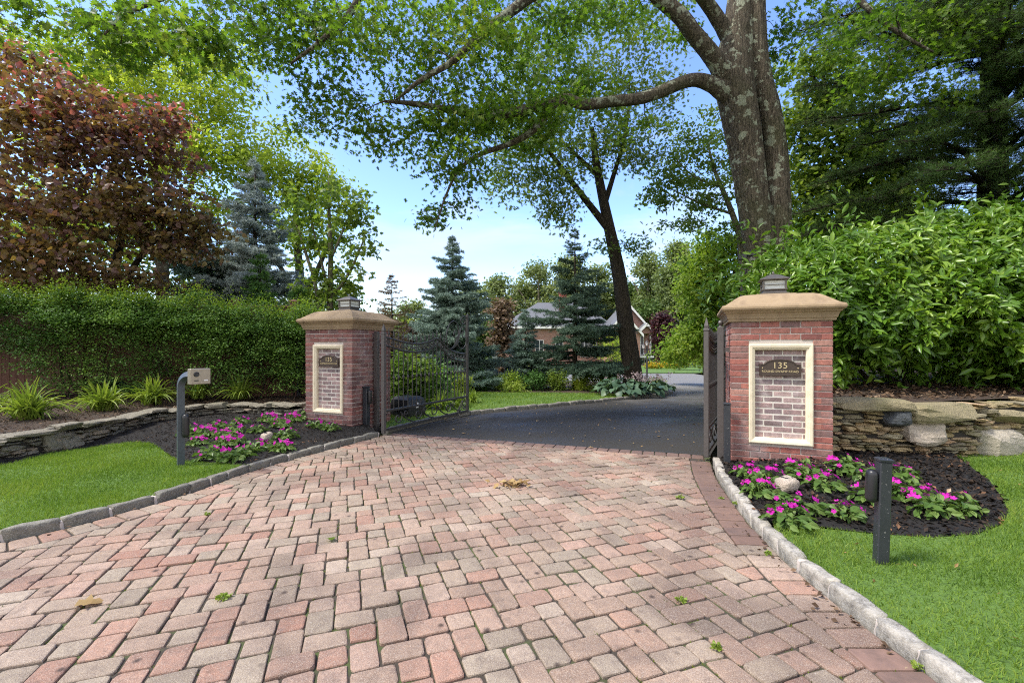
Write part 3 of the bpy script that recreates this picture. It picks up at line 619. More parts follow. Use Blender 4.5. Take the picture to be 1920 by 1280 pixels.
def kerb(name, path, d, mat, label, ln=.29, wd=.08, top=.072, zf=lambda y: 0., mort=True):
    mb = MB(); mo = MB(); p = np.asarray(off_path(path, d)); L_ = np.concatenate(([0], np.cumsum(np.linalg.norm(np.diff(p, axis=0), axis=1)))); s_ = 0
    while s_ < L_[-1]-.15:
        e = ln*rng.uniform(.75, 1.2); f = lambda x: np.array((np.interp(x, L_, p[:, 0]), np.interp(x, L_, p[:, 1]))); a, b_ = f(s_), f(min(s_+e, L_[-1])); c = (a+b_)/2; an = math.atan2(b_[1]-a[1], b_[0]-a[0])
        l2 = np.linalg.norm(b_-a)/2-.006; t_ = top+rng.normal(0, .006); z0 = zf(c[1])
        block(mb, (c[0], c[1], z0+t_/2-.04), (l2*1.04, wd/2*rng.uniform(.95, 1.1), (t_+.08)/2), frame(an+rng.normal(0, .012))[0], .045, 12.)
        if mort: block(mo, (b_[0], b_[1], z0+top/2-.045), (.014, wd/2*.93, (top+.06)/2), frame(an)[0], .02, 8.)
        s_ += e
    o = mb.build(name, mat, None, True); tag(o, label, kind='structure')
    if mort: tag(mo.build(name+'_mortar', M['mortar']), 'pale mortar joints between kerb blocks', kind='structure')
kerb('kerb', KRs, -.06, M['granite'], 'pale granite block kerb along the right lawn')
kerb('kerb', KLs, .06, M['granitedark'], 'weathered granite block kerb along the left lawn')
kerb('kerb', KMs, .06, M['granitedark'], 'low dark kerb edging the lawn behind the gate', .28, .11, .07, gz, False)

# lawns and planting beds
LB = [(473, 871), (440, 868), (406, 865), (345, 862), (321, 853), (301, 838), (280, 829), (252, 827), (203, 831), (122, 844), (40, 862), (0, 870)]
lb = [g2(*q) for q in LB]
KLo = off_path(KLs, .085)
kl_in = [q for q in KLo if q[1] < lb[0][1]]
lawnL = kl_in+lb+[(-6.25, 4.6), (-6.8, 3.2), (-9.5, .5)]
zl = lambda x, y: .055+.012*vnoise(x, y, .8, 1)
sheet('lawn', lawnL, zl, M['turf'], .3)
pc = np.array((-2.866, 8.02)); ru = np.array((math.cos(R(22)), -math.sin(R(22)))); rv = np.array((math.sin(R(22)), math.cos(R(22))))
kl_out = [q for q in KLo if q[1] >= lb[0][1]]
WL = [(-6.75, 3.0), (-6.3, 4.4), (-6.08, 5.4), (-5.95, 6.1), (-6.0, 7.5), (-5.72, 8.38), (-5.2, 8.62), (-4.3, 8.45), (-3.35, 8.18)]
bedL = lb[::-1]+kl_out+[tuple(pc+ru*.3), (-3.3, 8.4), (-4.3, 8.6), (-5.2, 8.75), (-5.8, 8.45), (-6.1, 7.5), (-6.05, 6.1), (-6.2, 5.3)]
def zbl(x, y):
    d = float(dist_poly(np.array([x]), np.array([y]), lawnL+kl_out)[0]); dk = float(dist_poly(np.array([x]), np.array([y]), KLs, False)[0])
    return .06+min(.10, .06*min(d, dk)*1.6)+.012*vnoise(x, y, 3, 2)
sheet('mulch_bed', bedL, zbl, M['mulch'], .12)
LB2 = [(1452, 978), (1500, 980), (1560, 986), (1650, 996), (1750, 1004), (1830, 1000), (1878, 982), (1890, 962), (1880, 935), (1855, 903), (1822, 878)]
lb2 = [g2(*q) for q in LB2]
KRo = off_path(KRs, -.085)
WR = [(3.70, 5.52), (4.6, 5.48), (5.6, 5.6), (6.6, 5.85), (8.4, 6.4)]
lawnR = [q for q in KRo if q[1] < lb2[0][1]]+lb2+[(5.35, 5.62), (5.9, 5.78), (6.6, 5.95), (8.4, 6.5), (9.5, -2.5)]
zr = lambda x, y: .055+.012*vnoise(x, y, .8, 4)+.012*max(0, x-2.5)
sheet('lawn', lawnR, zr, M['turf'], .3)
kr_out = [q for q in KRo if q[1] >= lb2[0][1]]
bedR = kr_out+[(2.7, 5.75), (3.6, 5.7), (4.6, 5.6), (5.35, 5.62)]+lb2[::-1]
def zbr(x, y):
    d = float(dist_poly(np.array([x]), np.array([y]), lb2, False)[0]); dk = float(dist_poly(np.array([x]), np.array([y]), KRs, False)[0])
    return .055+.012*max(0, x-2.5)+min(.09, .10*min(d, dk))+.012*vnoise(x, y, 3, 3)
sheet('mulch_bed', bedR, zbr, M['mulch'], .12)
lawnM = off_path(KMs[:32], .11)+[(3.3, 13.0), (2.6, 13.55), (0, 13.9), (-3, 14.0), (-8, 14.5), (-9, 11.2), (-5, 9.6), (-2.5, 8.7)]
zm = lambda x, y: .05+gz(y)+.01*vnoise(x, y, .5, 6)
sheet('lawn', lawnM, zm, M['turf'], .5)
bedM = [(-8, 14.45), (-3, 13.95), (0, 13.85), (2.6, 13.5), (3.3, 12.95), (3.05, 12.35)]+off_path(KMs[32:], .10)+[(3.2, 20), (-9, 22.5)]
sheet('planting_bed', bedM, lambda x, y: gz(y)+.045+.02*vnoise(x, y, 1.5, 2), M['mulch2'], .5)
sheet('lawn', [(-9, 31.2), (6, 30.8), (11.9, 30.0), (12.6, 30.2), (11.7, 26), (9.0, 18.6), (7.1, 14.2), (6.2, 12), (30, 12), (60, 60), (-9, 52)], lambda x, y: gz(y)+.03+.03*vnoise(x, y, .2, 3), M['turf'], 3.)
# raised beds behind the stone walls
bl = WL+[(-2.9, 8.9), (-2.5, 10.5), (-14, 11), (-14, 2)]
sheet('raised_bed', [(q[0]-.12, q[1]+.1) if i < 9 else q for i, q in enumerate(bl)], lambda x, y: .28+.05*max(0, min(2.5, -x-6.1)) + .03*max(0, y-8.6)+.02*vnoise(x, y, 2, 5), M['mulch2'], .4)
sheet('raised_bed', [(3.6, 5.72), (4.6, 5.66), (5.6, 5.78), (6.6, 6.02), (8.6, 6.6), (14, 12), (6.9, 12), (4.1, 7.0)], lambda x, y: .70+.04*(y-5.6)+.02*vnoise(x, y, 2, 7), M['mulch2'], .4)

# grass blades, one cover of turf per lawn
def grass(poly, n, zf, box_, lean=.5, lenr=(.028, .05), label=''):
    x = rng.uniform(box_[0], box_[1], n*3); y = rng.uniform(box_[2], box_[3], n*3)
    k = in_poly(x, y, poly) & (rng.random(n*3) < np.minimum(1, (4.2/np.maximum(y, 2.6))**1.3)); x, y = x[k][:n], y[k][:n]
    z = np.array([zf(a, b_) for a, b_ in zip(x, y)]); d = np.stack((rng.normal(0, lean, len(x)), rng.normal(0, lean, len(x)), np.ones(len(x))), 1)
    mb = MB(); cl = 1+.35*np.sin(x*3.1+y*1.7)*np.sin(y*4.3-x*1.1)
    blades(mb, np.stack((x, y, z-.004), 1), d, rng.uniform(*lenr, len(x))*cl, np.maximum(.0035, .0011*y)*rng.uniform(.8, 1.3, len(x)), BLADE if y.mean() < 4 else NEEDLE)
    tag(mb.build('grass', M['grass']), label, None, None, 'stuff')
grass(lawnR, 95000, zr, (1.8, 7.2, 1.2, 6.2), .55, (.03, .055), 'mown green grass of the lawn beside the dark bollard')
grass(lawnL, 80000, zl, (-7.2, -2.4, 2.6, 7.2), .5, (.028, .05), 'mown green grass of the lawn around the intercom post')
grass(lawnM, 60000, zm, (-5, 4.5, 7.4, 14.4), .5, (.035, .06), 'mown green grass of the lawn behind the open gate')
def scatter_chips(poly, n, zf, box_, mat, name, label, s=(.015, .06)):
    x = rng.uniform(box_[0], box_[1], n*4); y = rng.uniform(box_[2], box_[3], n*4); k = in_poly(x, y, poly); x, y = x[k][:n], y[k][:n]
    z = np.array([zf(a, b_) for a, b_ in zip(x, y)]); mb = MB(); leaves(mb, np.stack((x, y, z+.008), 1), rng.uniform(*s, len(x)), DIAM, 1.2, 0, wid=rng.uniform(.3, .9))
    tag(mb.build(name, mat), label, None, None, 'stuff')
scatter_chips(bedR, 7000, zbr, (1.8, 5.6, 3.2, 5.8), M['chips'], 'mulch_chips', 'dark bark chips and dry leaf bits in the right flower bed')
scatter_chips(bedL, 8000, zbl, (-6.5, -2.2, 5, 9), M['chips'], 'mulch_chips', 'dark bark chips in the left flower bed')
scatter_chips(bl, 9000, lambda x, y: .30+.05*max(0, min(2.5, -x-6.1))+.03*max(0, y-8.6), (-9.5, -3, 4, 9.5), M['chipsb'], 'mulch_chips', 'brown bark chips on the raised bed of strap leaved plants')
scatter_chips([(3.7, 5.8), (4.6, 5.74), (5.6, 5.86), (6.6, 6.1), (8.4, 6.6), (8, 8), (3.9, 8)], 2500, lambda x, y: .72+.04*(y-5.6), (3.6, 8, 5.6, 8), M['chipsb'], 'mulch_chips', 'brown leaf litter under the big glossy hedge', (.02, .08))
scatter_chips(AO, 420, lambda x, y: gz(y)+.002, (-2, 7, 6, 20), M['deadleaf'], 'leaf_litter', 'tiny pale leaf bits scattered over the asphalt', (.015, .05))
lx = rng.choice(len(KRs), 130); ly = rng.choice(len(KLs), 90); ep = np.vstack((np.array(KRs)[lx]+np.column_stack((-rng.exponential(.07, 130)-.01, rng.normal(0, .05, 130))), np.array(KLs)[ly]+np.column_stack((rng.exponential(.07, 90)+.02, rng.normal(0, .05, 90)))))
mb = MB(); leaves(mb, np.column_stack((ep, np.full(len(ep), .012))), rng.uniform(.012, .045, len(ep)), DIAM, 1.3, 0); tag(mb.build('leaf_litter', M['chipsb']), 'brown leaf bits gathered along both kerbs', None, None, 'stuff')
scatter_chips(lawnR, 70, lambda x, y: zr(x, y)+.03, (1.9, 6.5, 1.8, 5.8), M['deadleaf'], 'leaf_litter', 'a few dry leaf bits on the right lawn', (.02, .05))
# moss tufts in the joints
x = rng.uniform(-5, 2.2, 5200); y = rng.uniform(1.6, 7, 5200); k = in_poly(x, y, field) & (np.array([vnoise(a, b_, .9, 9) for a, b_ in zip(x, y)]) > .0)
p_ = np.stack((x, y), 1)[k]; uu = (p_-org)@u_/CELL; vv = (p_-org)@v_/CELL; tog = rng.random(len(p_)) < .5
uu = np.where(tog, np.round(uu), uu); vv = np.where(tog, vv, np.round(vv)); p_ = org+uu[:, None]*u_*CELL+vv[:, None]*v_*CELL
p3 = np.repeat(np.column_stack((p_, np.full(len(p_), -.010))), 5, 0); mb = MB(); blades(mb, p3+rng.normal(0, .005, p3.shape)*np.array((1, 1, 0)), rng.standard_normal(p3.shape)*.7+np.array((0, 0, .9)), rng.uniform(.006, .017, len(p3)), rng.uniform(.003, .006, len(p3)))
tag(mb.build('joint_moss', M['mossy']), 'green moss in the joints of the block paving', None, None, 'stuff')

# ------------------------------------------------------------------ gate pillars
def brick_courses(mb, Mf, hole, seed):
    for k in range(24):
        z0, z1 = k*.0705+.0, (k+1)*.0705-.0105
        for face in range(4):
            Mr = frame(face*math.pi/2); RR = Mf[0]@Mr[0]
            long_ = (k+face) % 2 == 0; a, b_ = (-.5, .5) if long_ else (-.4, .4); n = 5 if long_ else 4; ed = np.linspace(a, b_, n+1)
            for i in range(n):
                segs = [(ed[i]+(.005 if i or not long_ else 0), ed[i+1]-(.005 if i < n-1 or not long_ else 0))]
                if face == 0 and hole and z1 > hole[2] and z0 < hole[3]:
                    x0, x1 = segs[0]; segs = []
                    if x0 < hole[0]-.02: segs.append((x0, min(x1, hole[0])))
                    if x1 > hole[1]+.02: segs.append((max(x0, hole[1]), x1))
                for x0, x1 in segs:
                    if x1-x0 < .02: continue
                    pr = rng.normal(0, .0016); box(mb, x0, x1, -.5-pr, -.39, z0+rng.normal(0, .0012), z1+rng.normal(0, .0012), (RR, Mf[1]), .004)
def gate_pillar(cx, cy_, label, bmat):
    t_ = thing('gate_pillar', label, 'gate pillar', (cx, cy_, 0), 'brick gate pillars'); Mf = frame(R(-22), (cx, cy_, 0))
    hole = (-.315, .315, .306, 1.43)
    b_ = MB(); brick_courses(b_, Mf, hole, 1); b_.build('brick_shaft', bmat, t_)
    mo = MB(); box(mo, -.492, .492, -.456, .492, -.08, 1.69, Mf)
    for x0, x1, z0, z1 in ((-.492, -.30, 0, 1.69), (.30, .492, 0, 1.69), (-.30, .30, 0, .315), (-.30, .30, 1.42, 1.69)): box(mo, x0, x1, -.492, -.4561, z0, z1, Mf)
    mo.build('mortar', M['mortar'], t_)
    pn = MB(); z = .365; k = 0
    while z < 1.36:
        e = [-.255]+list(np.arange(-.255+(.19 if k % 2 else .095), .25, .19))+[.255]
        for x0, x1 in zip(e[:-1], e[1:]):
            if x1-x0 > .03: box(pn, x0+.006, x1-.006, -.462-rng.normal(0, .001), -.43, z+.007, min(z+.0600, 1.375), Mf, .004)
        z += .067; k += 1
    pn.build('brick_panel', M['brickp'], t_); pm = MB(); box(pm, -.26, .26, -.459, -.4562, .32, 1.41, Mf); pm.build('panel_mortar', M['mortar2'], t_)
    fr = MB(); V = []; Fc = []
    prof = [(.0, .49), (.0, .522), (.010, .528), (.036, .524), (.042, .514), (.058, .510), (.066, .500), (.066, .44)]
    for i, (ins, yy) in enumerate(prof):
        h = .315-ins; zc, hz = .868, .562-ins
        V += [(-h, -yy, zc-hz), (h, -yy, zc-hz), (h, -yy, zc+hz), (-h, -yy, zc+hz)]
        if i:
            for j in range(4): Fc.append((4*i-4+j, 4*i-4+(j+1) % 4, 4*i+(j+1) % 4, 4*i+j))
    fr.add(np.array(V)@Mf[0].T+Mf[1], Fc); fr.build('panel_frame', M['cream'], t_)
    cp = MB(); square_loft(cp, [(.49, 1.685), (.526, 1.690), (.528, 1.714), (.536, 1.720), (.542, 1.748), (.554, 1.776), (.572, 1.790), (.574, 1.800), (.594, 1.812), (.604, 1.830), (.604, 1.850), (.594, 1.868), (.574, 1.874), (.560, 1.878), (.54, 1.892), (.44, 1.965), (.40, 1.990), (.35, 2.006), (.27, 2.018), (.215, 2.022), (.205, 2.030), (.12, 2.031)], Mf)
    cp.build('cap', M['caststone'], t_); return t_
def lantern(cx, cy_, label):
    t_ = thing('pillar_lantern', label, 'lantern', (cx, cy_, 2.031), 'lanterns on the gate pillars'); Mf = frame(R(-22), (cx, cy_, 2.031))
    b_ = MB(); square_loft(b_, [(.155, .0), (.155, .012), (.125, .022), (.118, .045), (.135, .055), (.135, .066), (.11, .068)], Mf); b_.build('base', M['pewter'], t_)
    g = MB(); square_loft(g, [(.108, .069), (.112, .165)], Mf); g.build('glass', M['glass'], t_)
    f = MB()
    for sx in (-1, 1):
        for sy in (-1, 1): box(f, sx*.118-.009, sx*.118+.009, sy*.118-.009, sy*.118+.009, .066, .17, Mf)
    for zz in (.112,):
        for s_ in (-1, 1): box(f, -.109, .109, s_*.117-.003, s_*.117+.003, zz, zz+.006, Mf); box(f, s_*.117-.003, s_*.117+.003, -.109, .109, zz, zz+.006, Mf)
    f.build('cage', M['pewter'], t_)
    r_ = MB(); square_loft(r_, [(.13, .170), (.152, .174), (.156, .184), (.148, .192), (.11, .212), (.07, .235), (.03, .252), (.012, .258)], Mf)
    lathe(r_, [(.010, .256), (.018, .266), (.010, .276), (.004, .295)], (0, 0, 0), 10, Mf); r_.build('roof', M['pewter'], t_)
def text(body, size, cxl, z, Mf, yoff, mat, parent, name, ext=.004, sp=1.0):
    cu = bpy.data.curves.new('lettering', 'FONT'); cu.body = body; cu.size = size; cu.extrude = ext; cu.align_x = 'CENTER'; cu.align_y = 'CENTER'; cu.space_character = sp; cu.resolution_u = 3
    o = bpy.data.objects.new('tmp_text', cu); C.objects.link(o); bpy.context.view_layer.update(); me = bpy.data.meshes.new_from_object(o.evaluated_get(bpy.context.evaluated_depsgraph_get())); bpy.data.objects.remove(o)
    V = np.empty(len(me.vertices)*3, np.float32); me.vertices.foreach_get('co', V); V = V.reshape(-1, 3); W = np.stack((V[:, 0]+cxl, -yoff-V[:, 2], V[:, 1]+z), 1)@Mf[0].T+Mf[1]
    me.vertices.foreach_set('co', W.astype(np.float32).ravel()); me.update(); me.materials.clear(); me.materials.append(mat); me.name = name
    q = bpy.data.objects.new(name, me); C.objects.link(q); q.parent = parent; q.matrix_parent_inverse = parent_matrix(parent).inverted(); return q
def plaque(cx, cy_, label):
    Mf = frame(R(-22), (cx, cy_, 0)); base = np.array((0, -.48, 1.06))@Mf[0].T+Mf[1]; t_ = thing('address_plaque', label, 'sign', base, 'house number plaques')
    def outl(k):
        hw, z0, z1, zt = .205-k, 1.072+k, 1.205-k*.8, 1.262-k; pts = [(-hw, z0), (hw, z0), (hw, z1)]
        pts += [(hw-.035, z1), (hw-.050, z1+.010)]; pts += [((hw-.055)*math.cos(a), z1+.010+(zt-z1-.010)*math.sin(a)) for a in np.linspace(.12, math.pi-.12, 15)]; pts += [(-hw+.050, z1+.010), (-hw+.035, z1), (-hw, z1)]; return pts
    b_ = MB(); rings = [(0, .462), (0, .492), (.004, .497), (.012, .497), (.015, .491)]; V = []; Fc = []; n = len(outl(0))
    for i, (k, yy) in enumerate(rings):
        V += [(x, -yy, z) for x, z in outl(k)]
        if i: Fc += [((i-1)*n+j, (i-1)*n+(j+1) % n, i*n+(j+1) % n, i*n+j) for j in range(n)]
    Fc.append(tuple((len(rings)-1)*n+j for j in range(n))); b_.add(np.array(V)@Mf[0].T+Mf[1], Fc); b_.build('plate', M['bronze'], t_)
    text('135', .098, 0, 1.188, Mf, .4915, M['gold'], t_, 'numerals', .003, 1.05); text('ROUND SWAMP ROAD', .0345, 0, 1.122, Mf, .4915, M['gold'], t_, 'lettering', .002, 1.0)
    for sx in (-1, 1):
        s_ = MB(); lathe(s_, [(.006, 0), (.006, .006), (.003, .008)], (0, 0, 0), 8, (Mf[0]@np.array(((1, 0, 0), (0, 0, -1), (0, 1, 0.))), np.array((sx*.175, -.4905, 1.16))@Mf[0].T+Mf[1]))
        s_.build('screw', M['gold'], t_)
PR, PL = (3.2, 5.575), (-2.866, 8.02)
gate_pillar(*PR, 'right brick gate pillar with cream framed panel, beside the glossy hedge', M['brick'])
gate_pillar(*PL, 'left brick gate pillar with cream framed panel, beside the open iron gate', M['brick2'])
lantern(*PR, 'low pewter lantern on top of the pillar beside the glossy hedge')
lantern(*PL, 'low pewter lantern on top of the pillar left of the drive')
plaque(*PR, 'arched bronze 135 plaque on the pillar beside the glossy hedge')
plaque(*PL, 'arched bronze 135 plaque on the pillar left of the drive')

# ------------------------------------------------------------------ iron gates
GH = np.array((-2.03, 7.2)); GD = np.array((.447, .894))
def gsz(px, py):
    k = (px-CX)/F; s_ = (GH[1]*k-GH[0])/(GD[0]-GD[1]*k); y = GH[1]+GD[1]*s_; return s_, CAMZ-(py-HY)/F*y
UP = np.array([gsz(*q) for q in ((727, 632), (745, 639), (776, 645), (800, 642.5), (820, 634), (832, 645), (844, 657), (860, 662), (876.5, 664))])
LO = np.array([gsz(*q) for q in ((727, 647), (745, 655), (776, 660.5), (800, 657), (820, 647), (832, 658), (844, 671), (860, 676), (876.5, 678))])
def spiral(c, r0, r1, a0, turns, n=26):
    t_ = np.linspace(0, 1, n); a = a0+turns*2*math.pi*t_; r = r0+(r1-r0)*t_; return np.stack((c[0]+r*np.cos(a), c[1]+r*np.sin(a)), 1)
def iron_gate(H, D, label, L_=2.47, mat=None):
    H = np.asarray(H); D = np.asarray(D)/np.linalg.norm(D); t_ = thing('iron_gate', label, 'gate', (H[0], H[1], .0), 'open leaves of the drive gate')
    W = lambda p, off=0: np.column_stack((H[0]+D[0]*np.asarray(p)[:, 0]-D[1]*off, H[1]+D[1]*np.asarray(p)[:, 0]+D[0]*off, np.asarray(p)[:, 1]))
    Mf = frame(math.atan2(D[1], D[0]), (H[0], H[1], 0)); mt = M['iron']
    h = MB(); box(h, -.03, .03, -.03, .03, .03, 1.60, Mf, .004); square_loft(h, [(.034, 1.60), (.034, 1.62), (.022, 1.63), (.026, 1.66), (.004, 1.76)], (Mf[0], Mf[1])); h.build('hinge_stile', M['grayiron'], t_)
    e = MB(); box(e, L_-.025, L_+.025, -.025, .025, .03, 2.06, Mf, .004); e.build('end_stile', mt, t_)
    r_ = MB()
    for z0, z1 in ((.06, .10), (.36, .395)): box(r_, .031, L_-.026, -.018, .018, z0, z1, Mf, .003)
    r_.build('bottom_rails', mt, t_)
    ul = np.interp(np.linspace(.03, L_-.03, 50), UP[:, 0], UP[:, 1]); ll = np.interp(np.linspace(.03, L_-.03, 50), LO[:, 0], LO[:, 1]); ss = np.linspace(.03, L_-.03, 50)
    for nm, zz in (('top_rail', ul), ('lower_top_rail', ll)):
        k = MB(); q = smooth_path(W(np.column_stack((ss, zz)))[::4], 60); tube(k, q, .018, 6); k.build(nm, mt, t_)
    nb = 20
    for i in range(nb):
        s_ = (i+1)*L_/(nb+1); zt = np.interp(s_, UP[:, 0], UP[:, 1]); b_ = MB(); hi = s_ < 1.75
        pts = W([(s_, .395), (s_, zt+(.05 if hi else 0))]); tube(b_, pts, .0085, 6)
        if hi: lathe(b_, [(.009, 0), (.02, .02), (.012, .04), (.016, .05), (.002, .12)], tuple(W([(s_, zt+.04)])[0]), 6)
        lathe(b_, [(.009, 0), (.022, .025), (.022, .045), (.009, .07)], tuple(W([(s_, .86)])[0]), 6); b_.build('bar', mt, t_)
    for i in range(21):                             # little scrolls between the two top rails
        s_ = .06+i*(L_-.1)/21; z0 = np.interp(s_+.05, LO[:, 0], LO[:, 1]); z1 = np.interp(s_+.05, UP[:, 0], UP[:, 1]); b_ = MB(); c = (s_+.05, (z0+z1)/2)
        tube(b_, W(spiral(c, .045, .014, math.pi*.5, 1.3, 18)), .008, 5); b_.build('scroll', mt, t_)
    def sc(pl, r=.011): b_ = MB(); tube(b_, W(np.vstack(pl)), r, 6); b_.build('scrollwork', mt, t_)
    sc([smooth_path(np.column_stack(([1.78, 1.72, 1.84, 2.02, 2.13, 2.12, 2.02, 1.97, 2.03], [1.40, 1.62, 1.85, 1.90, 1.78, 1.62, 1.58, 1.66, 1.72], np.zeros(9))), 40)[:, :2]])
    sc([smooth_path(np.column_stack(([1.86, 2.05, 2.14, 2.24, 2.36, 2.41, 2.38, 2.30, 2.27, 2.33], [1.36, 1.42, 1.60, 1.78, 1.80, 1.70, 1.60, 1.60, 1.68, 1.71], np.zeros(10))), 40)[:, :2]])
    sc([smooth_path(np.column_stack(([2.44, 2.32, 2.22, 2.26, 2.35, 2.36, 2.30], [2.0, 2.02, 1.95, 1.87, 1.87, 1.94, 1.95], np.zeros(7))), 30)[:, :2]])
    sc([smooth_path(np.column_stack(([2.44, 2.40, 2.26, 2.14, 2.12, 2.2, 2.24], [1.62, 1.44, 1.36, 1.40, 1.48, 1.50, 1.45], np.zeros(7))), 30)[:, :2]])
    for a in range(5): sc([smooth_path(np.column_stack(([1.88+.01*a, 2.0+.03*a, 2.02+.055*a], [1.36, 1.44+.012*a, 1.56+.05*a], np.zeros(3))), 12)[:, :2]], .008)
    for c0 in (.34, .86, 1.32, 1.78):                # bottom scrolls
        sc([spiral((c0, .23), .022, .105, 0, 1.15), smooth_path(np.column_stack(([c0+.06, c0+.2, c0+.36, c0+.44], [.32, .20, .12, .115], np.zeros(4))), 10)[1:, :2]])
        sc([spiral((c0+.2, .28), .014, .055, math.pi, 1.2)], .008)
    sc([spiral((2.32, .27), .02, .08, .5, 1.2)]); sc([spiral((2.37, .15), .015, .05, 2.5, 1.2)], .009)
    for a in range(4): sc([np.column_stack((np.linspace(2.10, 2.30+.03*a, 8), .11+np.linspace(0, .24-.06*a, 8)**1.0))], .007)
    return t_
iron_gate(GH, GD, 'open wrought iron gate leaf with scrolls, left of the black drive')
iron_gate((2.42, 5.66), (.505, .863), 'open wrought iron gate leaf seen edge on beside the right pillar')
def gate_post(x, y, h_, label, ball, arm):
    t_ = thing('gate_post', label, 'post', (x, y, 0), 'steel gate posts'); Mf = frame(R(-22), (x, y, 0)); b_ = MB(); box(b_, -.035, .035, -.035, .035, -.05, h_, Mf, .004); b_.build('shaft', M['grayiron'], t_)
    if ball: f = MB(); lathe(f, [(.03, h_), (.014, h_+.015), (.028, h_+.04), (.03, h_+.055), (.02, h_+.075), (.003, h_+.085)], (x, y, 0), 12); f.build('ball_finial', M['grayiron'], t_)
    for z in (.42, 1.34):
        a = MB(); q = np.array(arm); box(a, .0 if q[0] > 0 else q[0], q[0] if q[0] > 0 else 0, -.02, .02, z, z+.05, Mf); a.build('bracket', M['grayiron'], t_)
p = np.array(PR)-ru*.60-rv*.30; gate_post(p[0], p[1], 1.64, 'grey steel gate post with ball finial beside the right pillar', True, (.10,))
p = np.array(PL)+ru*.575+rv*.02; gate_post(p[0], p[1], 1.66, 'grey steel gate post against the left pillar', False, (-.075,))
def beam_post(x, y, h_, wdt, label, mt, sensor, rz=0, tilt=0):
    t_ = thing('sensor_post', label, 'post', (x, y, 0), None); Mf = frame(rz, (x, y, 0)); Rt = np.array(((math.cos(tilt), 0, math.sin(tilt)), (0, 1, 0), (-math.sin(tilt), 0, math.cos(tilt)))); Mf = (Mf[0]@Rt, Mf[1])
    b_ = MB(); box(b_, -wdt/2, wdt/2, -wdt/2, wdt/2, -.05, h_, Mf, .006); b_.build('shaft', mt, t_)
    c = MB(); square_loft(c, [(wdt/2+.004, h_), (wdt/2+.005, h_+.012), (wdt/2-.006, h_+.020), (wdt/2-.02, h_+.022)], Mf); c.build('cap', mt, t_)
    if sensor:
        sx, z0, z1, w2 = sensor; s_ = MB(); n = 12; pr = [((sx*(wdt/2+.03))+.032*math.cos(a), .036*math.sin(a)) for a in np.linspace(0, 2*math.pi, n, endpoint=False)]
        V = []; zs = [z0, z0+.012, z0+.03, z1-.03, z1-.012, z1]; ks = [.6, .9, 1, 1, .9, .6]; c0 = np.array((sx*(wdt/2+.03), 0))
        for z, k in zip(zs, ks): V += [(c0[0]+(a-c0[0])*k, c0[1]+(b2-c0[1])*k, z) for a, b2 in pr]
        Fc = [(i*n+j, i*n+(j+1) % n, (i+1)*n+(j+1) % n, (i+1)*n+j) for i in range(5) for j in range(n)]+[tuple(range(n-1, -1, -1)), tuple(5*n+j for j in range(n))]
        s_.add(np.array(V)@Mf[0].T+Mf[1], Fc); s_.build('sensor', M['plastic'], t_, True)
    return t_
beam_post(2.30, 2.84, .69, .066, 'chipped black sensor post standing on the right lawn', M['blackpaint'], (-1, .43, .63, .06), R(-14), R(1.6))
p = np.array(PR)-ru*.545-rv*.60; beam_post(p[0], p[1], .74, .07, 'slim black sensor post at the foot of the right pillar', M['blackpaint'], None, R(-22))
p = np.array(PL)+ru*.56-rv*.23; beam_post(p[0], p[1], .72, .085, 'slim black sensor post at the foot of the left pillar', M['blackpaint'], (1, .45, .68, .05), R(-22))
# intercom on its gooseneck
t_ = thing('intercom_stand', 'gooseneck intercom stand with beige call box on the left lawn', 'intercom', (-3.75, 5.15, .05)); ang = R(-12)
ax = np.array((math.cos(ang), math.sin(ang), 0)); b0 = np.array((-3.75, 5.15, 0))
q = [b0+np.array((0, 0, z)) for z in (-.05, .4, .85, .95)]+[b0+ax*(.13-.13*math.cos(a))+np.array((0, 0, .95+.13*math.sin(a))) for a in np.linspace(.2, 1.57, 8)]+[b0+ax*.22+np.array((0, 0, 1.08))]
mb = MB(); tube(mb, q, .046, 4, True); mb.build('gooseneck_post', M['bluegrey'], t_)
Mf = frame(R(50), b0+ax*.25+np.array((0, 0, 1.065)))
bx_ = MB(); box(bx_, -.098, .098, -.05, .05, -.082, .092, Mf, .006); cb = bx_.build('call_box', M['steel'], t_)
k = MB(); lathe(k, [(.028, 0), (.028, .006), (.02, .012), (.012, .010)], (0, 0, 0), 16, (Mf[0]@np.array(((1, 0, 0), (0, 0, -1), (0, 1, 0.))), np.array((-.04, -.05, .03))@Mf[0].T+Mf[1])); k.build('camera_lens', M['plastic'], cb)
k = MB(); box(k, -.06, -.02, -.053, -.049, -.045, -.034, Mf); k.build('speaker_slot', M['plastic'], cb)
k = MB(); box(k, .03, .07, -.055, -.049, -.047, -.033, Mf, .002); k.build('call_button', M['white'], cb)
s_ = MB(); c0 = b0+np.array((.066, -.012, 0)); lathe(s_, [(.02, .38), (.034, .395), (.036, .42), (.036, .60), (.034, .625), (.02, .64)], tuple(c0), 14); s_.build('sensor', M['plastic'], t_, True)

